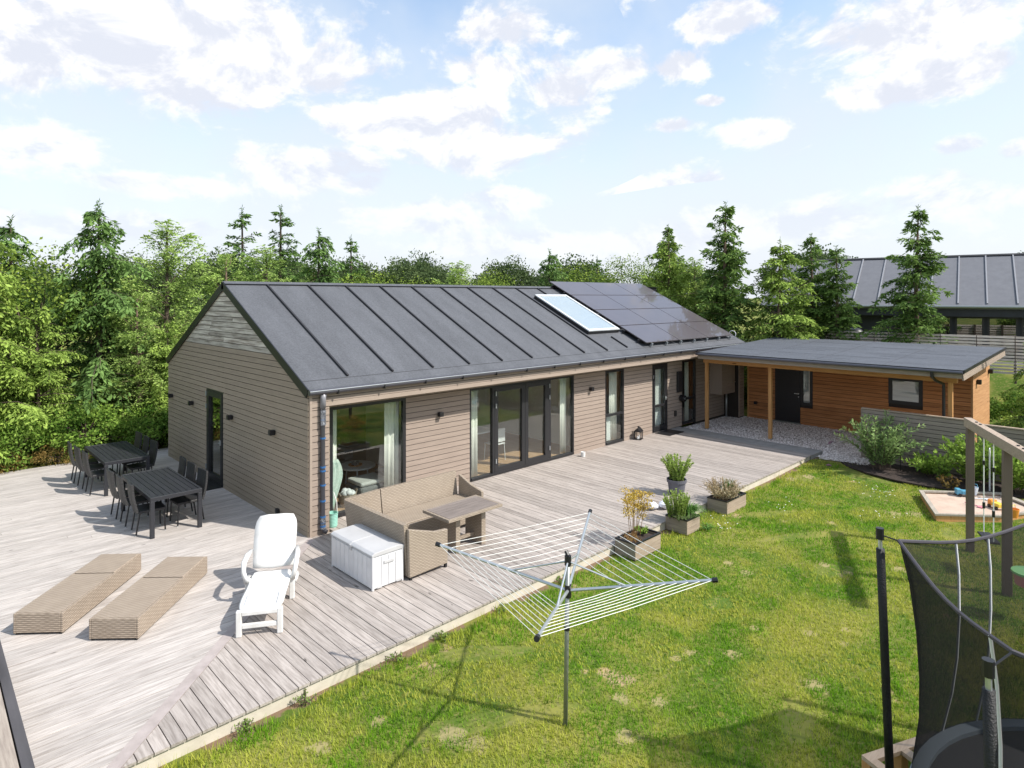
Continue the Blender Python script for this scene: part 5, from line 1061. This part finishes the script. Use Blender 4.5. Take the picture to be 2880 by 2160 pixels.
# ------------------------------------------------------------------ trampoline
def trampoline():
    C = Vector((1.17,-10.95,-0.17)); t = empty('trampoline', tuple(C), label='round trampoline with black safety net and padded poles', cat='trampoline')
    NET = bpy.data.materials.new('safety_net'); NET.use_nodes = True; N, L = nodes(NET); NET.node_tree.nodes.clear()
    o = N('ShaderNodeOutputMaterial'); mx = N('ShaderNodeMixShader'); tr = N('ShaderNodeBsdfTransparent'); df = N('ShaderNodeBsdfDiffuse'); df.inputs[0].default_value = (0.028,0.027,0.028,1)
    lw = N('ShaderNodeLayerWeight'); lw.inputs[0].default_value = 0.35; mr = N('ShaderNodeMapRange'); L(lw.outputs['Facing'], mr.inputs[0]); mr.inputs[3].default_value = 0.60; mr.inputs[4].default_value = 0.98
    L(mr.outputs[0], mx.inputs[0]); L(tr.outputs[0], mx.inputs[1]); L(df.outputs[0], mx.inputs[2]); L(mx.outputs[0], o.inputs[0])
    P1 = Vector((1.05,-9.05,0)); a1 = math.atan2(P1.y-C.y, P1.x-C.x); H = 2.40
    angs = [a1+R(60)*k for k in range(6)]
    zs = [2.36,2.00,1.6,1.2,0.85,0.43]; rr = [1.0,0.965,0.945,0.94,0.95,0.985]
    v = []; n = 48
    for zi, (z_, f_) in enumerate(zip(zs, rr)):
        for k in range(n):
            a = a1+2*math.pi*k/n; ph = (a-a1) % R(60)-R(30); hexr = 1.80*math.cos(R(30))/math.cos(ph); circ = 1.72
            w = 1-zi/5; r_ = (hexr*w+circ*(1-w))*f_; sag = 0.10*(math.cos(ph*3))*(1 if zi == 0 else 0.3)*w
            v.append((r_*math.cos(a), r_*math.sin(a), z_-sag))
    f = [(i*n+k, i*n+(k+1)%n, (i+1)*n+(k+1)%n, (i+1)*n+k) for i in range(5) for k in range(n)]
    MB().add(v, f).build('net', NET, t, smooth=True)
    MB().tube([v[k] for k in range(n)]+[v[0]], 0.016, 6).build('top_band', material('grey_band', (0.055,0.05,0.06), 0.6), t)
    WS = material('white_piping', (0.75,0.75,0.75), 0.6)
    for k in (45,43,7,12): MB().tube([Vector(v[i*n+k])*1.003 for i in range(6)], 0.011, 6).build('piping', WS, t)
    for i, a in enumerate(angs):
        f_ = 1.03 if i == 1 else 1.0; p = Vector((1.95*f_*math.cos(a), 1.95*f_*math.sin(a), 0)); b = p*0.955; H_ = 2.36 if i != 1 else 2.27
        pl = MB().tube([(b.x,b.y,0.0),(p.x,p.y,H_)], 0.018, 8).build('pole', ALU, t); at_ = lambda q: (b.x+(p.x-b.x)*q, b.y+(p.y-b.y)*q, H_*q)
        MB().tube([at_(0.06),at_(0.3),at_(0.6),at_(0.955)], 0.036, 10).build('foam_sleeve', material('black_sleeve%d' % i, (0.010,0.010,0.011), 0.55, noise=0.4, nscale=25, bump=0.5), pl, smooth=True)
        MB().tube([(p.x,p.y,H_-0.02),(p.x,p.y,H_+0.08)], 0.034, 10).build('pole_cap', BLACK, pl); MB().tube([(p.x,p.y,H_+0.02), v[int(i*n/6)]], 0.007, 5).build('tie', BLACK, pl)
    MB().lathe([(1.58,0.40),(1.70,0.40),(1.70,0.45),(1.58,0.45),(1.58,0.40)], 48).build('pad', material('blue_grey_pad', (0.15,0.18,0.21), 0.5), t); MB().lathe([(0.0,0.39),(1.59,0.39),(1.59,0.41)], 48).build('mat', material('jump_mat', (0.03,0.03,0.034), 0.8), t)
    for i in range(6): a = angs[i]+R(15); MB().tube([(1.75*math.cos(a),1.75*math.sin(a),0),(1.75*math.cos(a),1.75*math.sin(a),0.44)], 0.02, 8).build('leg', ALU, t)
trampoline()
PALE = wood('pale_pallet', 0, (0.55,0.42,0.30), (0.45,0.33,0.23), 0.3, 0.1)
t = empty('wooden_crate_frame', (1.12,-8.83,-0.17), R(-24), label='open pale timber frame on the grass beside the trampoline', cat='wooden frame')
for (lo, hi) in (((0,-0.09,0.21),(0.95,0,0.25)),((0,-0.62,0.21),(0.95,-0.53,0.25)),((0,-0.529,0.21),(0.09,-0.091,0.25)),((0.40,-0.529,0.21),(0.49,-0.091,0.25)),((0.86,-0.529,0.21),(0.95,-0.091,0.25))): MB().box(lo, hi).build('slat', PALE, t)
for (a, b) in ((0,-0.09),(0,-0.62),(0.86,-0.09),(0.86,-0.62),(0.4,-0.09)): MB().box((a,b,0),(a+0.09,b+0.09,0.209)).build('block', POST, t)
# low timber platform cut by the left bottom corner of the view
t = empty('timber_platform', (-4.52,-1.3,0), R(-0.4), label='weathered raised timber platform on the deck by the loungers', cat='platform')
PLAT = wood('platform_boards', 1, (0.36,0.31,0.26), (0.24,0.20,0.17), 0.5, 0.1)
MB().box((-0.08,-6,0.42),(0.0,0,0.50)).build('edge_beam', material('dark_weathered_beam', (0.085,0.08,0.085), 0.85, noise=0.45, nscale=6, stretch=(1,0.15,1)), t)
for k in range(6): MB().box((-0.085-0.135*(k+1),-6,0.46),(-0.085-0.135*k-0.008,0,0.492)).build('board', PLAT, t)
MB().box((-0.9,-6,0.0),(-0.02,0,0.415)).build('base', DARKGAP, t)

# ------------------------------------------------------------------ trees
def trunk(H, r, seed, lean=0.0, pale=False):
    rg_ = np.random.default_rng(seed); mb = MB(); pts = []
    for i in range(9): t_ = i/8; pts.append((lean*t_*t_+0.04*math.sin(3*t_+seed), 0.05*math.sin(4*t_+seed*2), H*t_*0.97))
    mb.tube(pts, [r*(1-0.9*i/8)+0.008 for i in range(9)], 8); return mb, pts
def conifer(H, Rr_, seed, z0=0.10, weep=0.5, dens=1.0, larch=False, upsweep=0.35, lsz=1.0, pow_=0.72, gap=0.08):
    """returns trunk+limb mesh builder, leaf verts, tints: whorls of limbs, flat or hanging sprays of small scales"""
    rg_ = np.random.default_rng(seed); mb, tp = trunk(H, 0.035*H*0.55, seed); tp = np.array(tp); V = []; T = []
    nw = int(H/0.25*dens)
    for w in range(nw):
        t_ = z0+(0.985-z0)*(w+rg_.random()*0.9)/nw; z_ = H*t_
        o = np.array([np.interp(z_, tp[:,2], tp[:,0]), np.interp(z_, tp[:,2], tp[:,1]), z_])
        shape = (1-t_)**pow_ if t_ > 0.22 else (0.62+1.0*t_)*(1-t_)**0.6
        shape *= 0.75+0.5*rg_.random()
        nb = 5 if t_ < 0.8 else 3
        for b in range(nb):
            if rg_.random() < gap: continue
            L_ = Rr_*shape*(0.50+0.8*rg_.random()) + 0.12
            a = rg_.random()*6.283; e = upsweep*(0.2+1.3*t_)+rg_.normal()*0.20; dr = weep*(0.30+0.55*rg_.random())
            ns = max(4, int(L_/(0.115 if not larch else 0.15))); s = (np.arange(ns)+0.7)/ns
            hd = np.array([math.cos(a), math.sin(a), 0]); pos = o+hd*(L_*s)[:,None]*math.cos(e); pos[:,2] += L_*(s*math.sin(e)-dr*s**2.2)
            pos[:,:2] += np.array([-hd[1], hd[0]])[None]*(0.12*L_*np.sin(s*2.5+rg_.random()*6))[:,None]
            if L_ > 0.3: mb.tube([tuple(o)]+[tuple(p) for p in pos[::max(1,ns//4)]], [0.017*L_**0.6]+[0.012*L_**0.6*(1-0.8*q) for q in s[::max(1,ns//4)]], 4, cap=False)
            bt = 0.55*rg_.random(); side = np.array([-hd[1], hd[0], 0])
            for sg in ((-1, 1) if not larch else (-1, 0, 1)):
                if larch:
                    tl = (0.34*L_*(1-s)**0.6+0.22)*(0.6+0.7*rg_.random(ns)); td = unit(hd*(0.8+0.5*rg_.random())+side*sg*0.75+np.array([0,0,0.28])+rg_.normal(size=(ns,3))*0.25); m = 11; Lf, Wf, sw, dz = 0.062, 0.030, 0.9, 0.35
                else:
                    tl = (0.28*L_*(1-s)**0.8+0.12)*(0.6+0.8*rg_.random(ns)); td = unit(hd*0.55+side*sg*0.80+np.array([0,0,-0.85*weep+0.1])+rg_.normal(size=(ns,3))*0.20); m = 7; Lf, Wf, sw, dz = 0.115*lsz, 0.044*lsz, 0.65, 0.75*weep
                fr = (np.arange(m)+0.4)/m
                pp_ = pos[:,None]+td[:,None]*(tl[:,None]*fr[None])[...,None]; pp_[...,2] -= (tl[:,None]*fr[None]**2)*dz
                n_ = ns*m; pf = pp_.reshape(-1,3); tdr = np.repeat(td, m, 0); alt = np.tile(np.where(np.arange(m) % 2 == 0, 1.0, -1.0), ns)[:,None]
                sd_ = unit(np.cross(tdr, rg_.normal(size=(n_,3))*0.35+np.array([0,0,1.0])))
                df = unit(tdr+sd_*alt*sw+rg_.normal(size=(n_,3))*0.28+np.array([0,0,-0.25*weep if not larch else 0.1])); U = unit(np.cross(df, rg_.normal(size=(n_,3))*0.7+np.array([0,0,1.0])))
                k_ = 0.45+1.0*rg_.random(n_); V.append(kites(pf, df, U, Lf*1.25*k_, Wf*1.25*k_))
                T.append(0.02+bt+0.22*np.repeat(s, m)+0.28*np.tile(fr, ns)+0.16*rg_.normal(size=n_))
    n_ = 90; zz = H*(0.90+0.11*rg_.random(n_)); P = np.stack([np.interp(zz,tp[:,2],tp[:,0]),np.interp(zz,tp[:,2],tp[:,1]),zz],-1); D = unit(rg_.normal(size=(n_,3))+np.array([0,0,0.5])); V.append(kites(P, D, unit(np.cross(D, rg_.normal(size=D.shape))), 0.12*(0.5+rg_.random(n_)), np.full(n_,0.03))); T.append(0.3+0.3*rg_.random(n_))
    return mb, np.concatenate(V), np.concatenate(T)
def broad(H, Rr_, seed, z0=0.25, ncl=90, per=70, lsz=0.075, flat=0.8):
    rg_ = np.random.default_rng(seed); mb, tp = trunk(H*0.75, 0.02*H+0.03, seed); V = []; T = []
    for c_ in range(ncl):
        u = rg_.normal(size=3); u /= np.linalg.norm(u); u[2] = abs(u[2])*1.0 - 0.35*rg_.random(); q = 0.55+0.45*rg_.random()**0.5
        ctr = np.array([u[0]*Rr_*q, u[1]*Rr_*q, H*(z0+(1-z0)*0.45)+u[2]*H*(1-z0)*0.53*q]); cr_ = Rr_*(0.16+0.16*rg_.random())
        if c_ % 5 == 0: mb.tube([(0,0,H*(0.2+0.3*rg_.random())), tuple(ctr*0.55+np.array([0,0,H*0.2])), tuple(ctr)], [0.03,0.02,0.008], 4, cap=False)
        d = rg_.normal(size=(per,3)); d = unit(d)*(rg_.random((per,1))**0.4); P = ctr+d*cr_*np.array([1,1,flat]); D = unit(rg_.normal(size=(per,3))+d*0.8+np.array([0,0,-0.2]))
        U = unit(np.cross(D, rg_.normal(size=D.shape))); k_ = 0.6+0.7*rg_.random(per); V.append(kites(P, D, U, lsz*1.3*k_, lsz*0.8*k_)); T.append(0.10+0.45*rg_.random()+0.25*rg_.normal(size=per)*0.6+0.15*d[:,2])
    return mb, np.concatenate(V), np.concatenate(T)
PROTO = {}
def proto(key, gen, mat, barkm=BARK):
    mb, V, T = gen
    t = empty('tree_source', (0,0,0)); mb.build('trunk', barkm, t); leafmesh('crown', V, mat, T, t, kind=None); PROTO[key] = t
def plant(key, x, y, s, rz, nm, lb, cat='tree', grp_='trees round the garden', sz=None, z=None):
    o = copy_tree(PROTO[key]); o.name = nm; z = float(gz(x, y))-0.05 if z is None else z; o.location = (x,y,z); o.rotation_euler = (0,0,rz); o.scale = (s, s, sz or s); tag(o, lb, cat, grp_); return o
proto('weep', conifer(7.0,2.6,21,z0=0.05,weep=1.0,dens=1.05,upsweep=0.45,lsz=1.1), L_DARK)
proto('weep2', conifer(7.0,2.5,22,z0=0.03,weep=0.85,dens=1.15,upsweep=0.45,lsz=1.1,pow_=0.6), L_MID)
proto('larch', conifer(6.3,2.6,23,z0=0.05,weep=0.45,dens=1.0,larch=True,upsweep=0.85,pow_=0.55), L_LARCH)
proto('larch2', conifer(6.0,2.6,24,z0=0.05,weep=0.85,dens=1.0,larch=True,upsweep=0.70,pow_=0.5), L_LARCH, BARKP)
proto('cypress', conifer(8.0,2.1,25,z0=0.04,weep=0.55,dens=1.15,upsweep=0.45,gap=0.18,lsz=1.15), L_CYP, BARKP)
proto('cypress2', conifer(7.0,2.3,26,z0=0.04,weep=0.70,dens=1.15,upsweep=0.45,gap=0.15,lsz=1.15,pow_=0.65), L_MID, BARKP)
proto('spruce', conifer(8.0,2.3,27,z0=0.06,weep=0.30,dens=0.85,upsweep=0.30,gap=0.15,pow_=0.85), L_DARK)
proto('broad', broad(5.6,2.2,28), L_DEC)
proto('farbroad', broad(7.5,3.4,29,z0=0.1,ncl=230,per=85,lsz=0.15), L_FAR)
proto('bush', broad(1.7,1.2,30,z0=0.0,ncl=60,per=70,lsz=0.07), L_BUSH)
proto('redbush', broad(1.0,0.9,31,z0=0.0,ncl=45,per=60,lsz=0.045), L_RED)
# left group
LFT = [('weep2',-4.0,10.9,0.92,0.3,'conifer','drooping conifer with yellow tips at the left end of the deck'),('weep',-2.75,14.4,1.0,1.0,'conifer','thin topped conifer rising behind the drooping one at far left'),
 ('broad',-2.25,12.9,1.12,2.0,'broadleaf_tree','yellow green leafy tree between the two left conifers'),('weep',-0.95,11.9,1.06,2.5,'conifer','tall weeping dark conifer behind the farther garden table'),
 ('larch',1.15,12.7,1.10,0.4,'larch_tree','bright feathery larch just left of the gable top'),('larch2',-0.1,10.9,0.78,1.7,'larch_tree','low spreading larch behind the gable corner'),
 ('weep2',-2.6,10.9,0.62,4.0,'conifer','low drooping conifer behind the farther garden table'),('weep2',0.6,10.5,0.55,5.0,'conifer','low bright conifer boughs at the gable corner'),('weep2',-5.2,12.2,1.0,4.4,'conifer','drooping conifer cut by the left picture edge'),
 ('larch2',3.3,13.0,1.02,2.2,'larch_tree','drooping larch right behind the ridge start'),('larch',4.8,13.1,1.0,3.3,'larch_tree','pale larch behind the roof below the two spruces'),('larch2',6.9,13.6,0.98,4.5,'larch_tree','low yellowish larch behind the middle of the ridge'),
 ('spruce',4.8,15.4,1.02,0.7,'spruce_tree','pointed dark spruce above the ridge, left of a pair'),('spruce',6.3,15.4,1.05,2.9,'spruce_tree','pointed dark spruce above the ridge, right of a pair'),('weep',6.6,12.6,1.03,4.1,'conifer','conifer with drooping crooked top behind the ridge'),
 ('spruce',10.4,16.6,0.93,1.9,'spruce_tree','small distant spruce beyond the ridge'),('broad',10.5,14.4,1.05,0.9,'broadleaf_tree','low yellow green tree showing over the ridge'),('broad',8.6,13.9,1.0,3.1,'broadleaf_tree','low leafy tree beside the drooping topped conifer'),
 ('larch',14.4,13.4,0.96,5.1,'larch_tree','fan shaped larch top beyond the middle of the ridge'),('broad',12.6,14.4,0.98,4.1,'broadleaf_tree','low leafy tree between larch fan and yellow tree'),('broad',16.6,13.6,0.98,5.1,'broadleaf_tree','reddish tinged leafy top before the wind bent conifer'),
 ('weep',19.2,11.7,0.98,3.6,'conifer','wind bent drooping conifer left of the solar panels'),('broad',21.3,11.4,1.05,1.1,'broadleaf_tree','leafy tree behind the top of the solar panels'),('spruce',24.8,12.8,0.80,0.3,'spruce_tree','thin small conifer behind the solar panels'),('broad',23.4,9.5,0.98,2.1,'broadleaf_tree','leafy tree right of the thin small conifer'),('broad',18.6,15.4,1.1,0.2,'broadleaf_tree','leafy tree behind the wind bent conifer')]
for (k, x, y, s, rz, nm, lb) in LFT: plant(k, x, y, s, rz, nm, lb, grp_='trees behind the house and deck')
RGT = [('cypress2',20.1,5.05,1.02,0.4,'cypress_tree','slender yellowish cypress just beyond the panels'),('larch',21.0,4.2,0.88,1.4,'larch_tree','light green larch beside the slender cypress'),('cypress',20.05,2.2,1.06,2.0,'cypress_tree','tallest dark cypress behind the carport roof'),
 ('cypress2',19.9,-0.2,0.97,3.0,'cypress_tree','broad yellow green cypress right of the tallest one'),('cypress',21.6,-0.75,0.82,4.0,'cypress_tree','twin topped cypress by the neighbouring roof, left top'),('cypress',21.5,-1.75,0.77,5.0,'cypress_tree','twin topped cypress by the neighbouring roof, right top'),
 ('cypress',22.0,-4.45,0.93,0.9,'cypress_tree','free standing cypress before the neighbouring roof'),('weep2',16.5,-8.85,0.60,2.2,'conifer','conifer whose boughs reach in at the right edge'),('cypress',22.6,6.6,0.8,3.3,'cypress_tree','dark conifer filling the gap behind the panels'),('cypress',22.3,3.4,0.72,1.3,'cypress_tree','dark conifer behind the light larch')]
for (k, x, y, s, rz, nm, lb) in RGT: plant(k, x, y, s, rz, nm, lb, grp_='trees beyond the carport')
FAR = [(23.3,31,1.0),(26.5,33.5,0.95),(24.3,27.6,0.98),(20.0,33,0.85),(29.4,18.4,0.90),(31,21,0.95),(16.0,36,0.95),(30,26,0.9),(36,24,0.95),(12,38,0.9),(6,36,0.95),(0,34,0.9),(-6,30,0.85),(-10,24,0.8),(40,16,0.95),(45,8,1.05),(48,1,1.12),(49,-6,1.15),(48,-12,1.15)]
wh = ['behind the spruces','at the centre skyline','right of the centre skyline','left of the centre skyline','behind the leafy tree by the panels','right of that tree behind the panels','behind the small distant spruce','behind the larch fan','farther right behind the larch fan','behind the two spruces, left','behind the first larches','behind the gable larch','behind the weeping conifer','at the far left','beyond the carport cypresses','above the neighbouring roof start','left above the neighbouring ridge','in the middle above the neighbouring ridge','right above the neighbouring ridge']
for i, (x, y, s) in enumerate(FAR): dd_ = math.hypot(x-CAM[0], y-CAM[1]); plant('farbroad', x, y, s, i*1.3, 'distant_tree', 'distant rounded tree '+wh[i], grp_='distant trees on the skyline', sz=(4.37+dd_*(0.066+0.012*math.sin(i*2.2))-float(gz(x,y)))/7.7)
# understory
BU = [('bush',-3.3,10.2,0.9),('bush',-1.6,10.1,1.0),('bush',0.1,9.9,0.85),('bush',1.2,10.2,1.0),('redbush',-3.7,9.7,0.75),('redbush',-2.3,9.65,0.7),('bush',-5.0,10.3,1.0),('redbush',-5.0,9.7,0.8),('redbush',-0.7,9.75,0.5)]
wb = ['green bush behind the left part of the deck edge','green bush behind the farther garden table','green bush against the gable corner','green bush behind the gable corner','reddish heather mound at the deck edge, left','reddish heather mound before the farther table','green bush at the far left deck end','reddish mound at the far left deck end','small reddish mound right behind the garden table']
for i, (k, x, y, s) in enumerate(BU): plant(k, x, y, s, i*1.1, 'garden_bush', wb[i], 'bush', 'bushes behind the deck')
BR = [(20.9,-7.6,0.85),(21.6,-8.6,0.95),(19.9,-9.6,0.8),(20.3,-6.0,0.6),(22.6,-3.0,0.9),(22.4,0.5,1.0),(21.0,7.0,1.3),(18.7,-8.6,0.45)]
wb = ['lime green bush right of the shed','green bush behind the lime green one','green bush at the right picture edge','low bush behind the shed corner','bush below the neighbouring slat fence','bush between the cypresses','bush behind the house end','small bush by the sunlit shed side']
for i, (x, y, s) in enumerate(BR): plant('bush', x, y, s, i*1.7, 'garden_bush', wb[i], 'bush', 'bushes beyond the shed')
# trees on the other side of the lawn, seen in the window glass
for i, (k, x, y, s) in enumerate((('weep2',16.5,-18,0.75),('larch',10.5,-22,0.9),('weep2',4.5,-23,0.85),('cypress',-2,-24,0.7),('weep2',22,-17,0.8),('larch',-8,-23,0.8),('weep2',-14,-16,0.7),('larch',-15,-6,0.8),('weep',-14,3,0.8),('weep2',-12,10,0.9))):
    plant(k, x, y, s, i*0.9, 'garden_tree', 'garden tree standing across the lawn, %s' % ['beyond the trampoline','behind the swing','opposite the door set','opposite the picture window','far past the sandbox','opposite the gable corner','left of the platform','facing the gable','facing the terrace door','facing the garden tables'][i], grp_='trees across the lawn')
for t_ in list(PROTO.values()):
    for ch in list(t_.children): bpy.data.objects.remove(ch)
    bpy.data.objects.remove(t_)

# ------------------------------------------------------------------ neighbouring house and slat fence
def neighbour():
    dx, dy = 0.171, -0.985; rz = math.atan2(dy, dx)
    # eave line starts left, behind the trees
    E0 = Vector((24.95,2.7,0)); t = empty('neighbour_house', (E0.x,E0.y,1.75), rz, label='dark clad neighbouring house with pale seamed grey roof', cat='house')
    NW = material('charcoal_cladding', (0.035,0.037,0.045), 0.7, noise=0.3, nscale=3); L_ = 17.0; ez, rz_ = 2.22, 4.52; D_ = 3.9       # local x along, y away from camera
    MB().box((0.3,0.5,-0.3),(L_,7.2,ez-0.02)).build('wall', NW, t)
    rf = MB().prism([(0,ez),(D_,rz_),(2*D_,ez),(2*D_,ez-0.12),(D_,rz_-0.12),(0,ez-0.12)], -0.2, L_+0.2, axis=0).build('roof', ROOFN, t)
    th_ = math.atan2(rz_-ez, D_); M_ = Matrix(((1,0,0,0),(0,math.cos(th_),-math.sin(th_),0),(0,math.sin(th_),math.cos(th_),ez),(0,0,0,1))); SL_ = math.hypot(D_, rz_-ez)
    for k in range(18): MB().box((-0.145+k*0.98,0.20,0.002),(-0.095+k*0.98,SL_-0.05,0.05), M_).build('roof_seam', SEAML, rf)
    MB().box((-0.2,SL_-0.12,0.002),(L_+0.2,SL_+0.02,0.05), M_).build('ridge_cap', SEAM, rf)
    MB().tube([(-0.2,-0.06,ez-0.02),(L_+0.2,-0.06,ez-0.02)], 0.06, 8).build('gutter', ALUD, rf)
    MB().box((0,0.06,ez-0.42),(L_,0.49,ez-0.13)).build('fascia', NW, t)
    for k, x in enumerate((5.9,7.0,8.1,9.2,10.3,11.4,12.5)):
        w_ = MB().box((x-0.5,0.46,0.1),(x+0.5,0.498,1.80)).build('window', FRAME, t); MB().box((x-0.42,0.44,0.18),(x+0.42,0.459,1.72)).build('pane', glass('neighbour_glass%d' % k, (0.5,0.55,0.58), 2.5), w_)
    YL = material('yellow_slats', (0.55,0.42,0.15), 0.7)
    for k in range(9): MB().box((1.6,0.42,0.25+k*0.17),(2.9,0.455,0.37+k*0.17)).build('screen_slat', YL, t)
    MB().box((1.0,0.42,0.1),(1.35,0.455,1.7)).build('pale_post', material('pale_panel', (0.35,0.33,0.28), 0.7), t)
    g = empty('kettle_grill', (23.7,-1.75,1.75), label='black round barbecue before the neighbouring house', cat='barbecue'); MB().lathe([(0.05,0.78),(0.36,0.9),(0.38,1.0),(0.36,1.14),(0.22,1.28),(0.03,1.32)], 18).build('kettle', BLACK, g, smooth=True)
    for k in range(3): a = k*2.094; MB().tube([(0.3*math.cos(a),0.3*math.sin(a),0),(0.15*math.cos(a),0.15*math.sin(a),0.85)], 0.02, 6).build('leg', BLACK, g)
neighbour()
def slatfence():
    A = Vector((21.35,-1.0,1.72)); B = Vector((21.95,-9.5,1.72)); d = B-A; L_ = d.length
    t = empty('slat_fence', tuple(A), math.atan2(d.y, d.x), label='pale horizontal slat fence in front of the neighbouring house', cat='fence')
    SF = wood('sunlit_fence_slats', 1, (0.80,0.70,0.62), (0.55,0.44,0.38), 0.4, 0.2, knots=False)  # slat colour raised to stand in for sunlight this side does not get
    n = int(L_/1.06)
    for k in range(n+1): MB().box((k*1.06-0.04,0.03,-0.3),(k*1.06+0.04,0.10,1.32)).build('post', NPOST, t)
    for k in range(n):
        for j in range(12): MB().box((k*1.06+0.012,0.0,0.02+j*0.11),((k+1)*1.06-0.012,0.025,0.02+j*0.11+0.072)).build('slat', SF, t)
NPOST = material('fence_post_dark', (0.10,0.075,0.06), 0.9)
slatfence()
# pale gravel drive seen right of the shed
sheet('path', [(19.0,-13),(20.6,-13),(20.4,-8.6),(19.3,-8.2),(18.9,-10)], 0.02, material('pale_drive', (0.50,0.44,0.38), 0.9, noise=0.2, nscale=6))
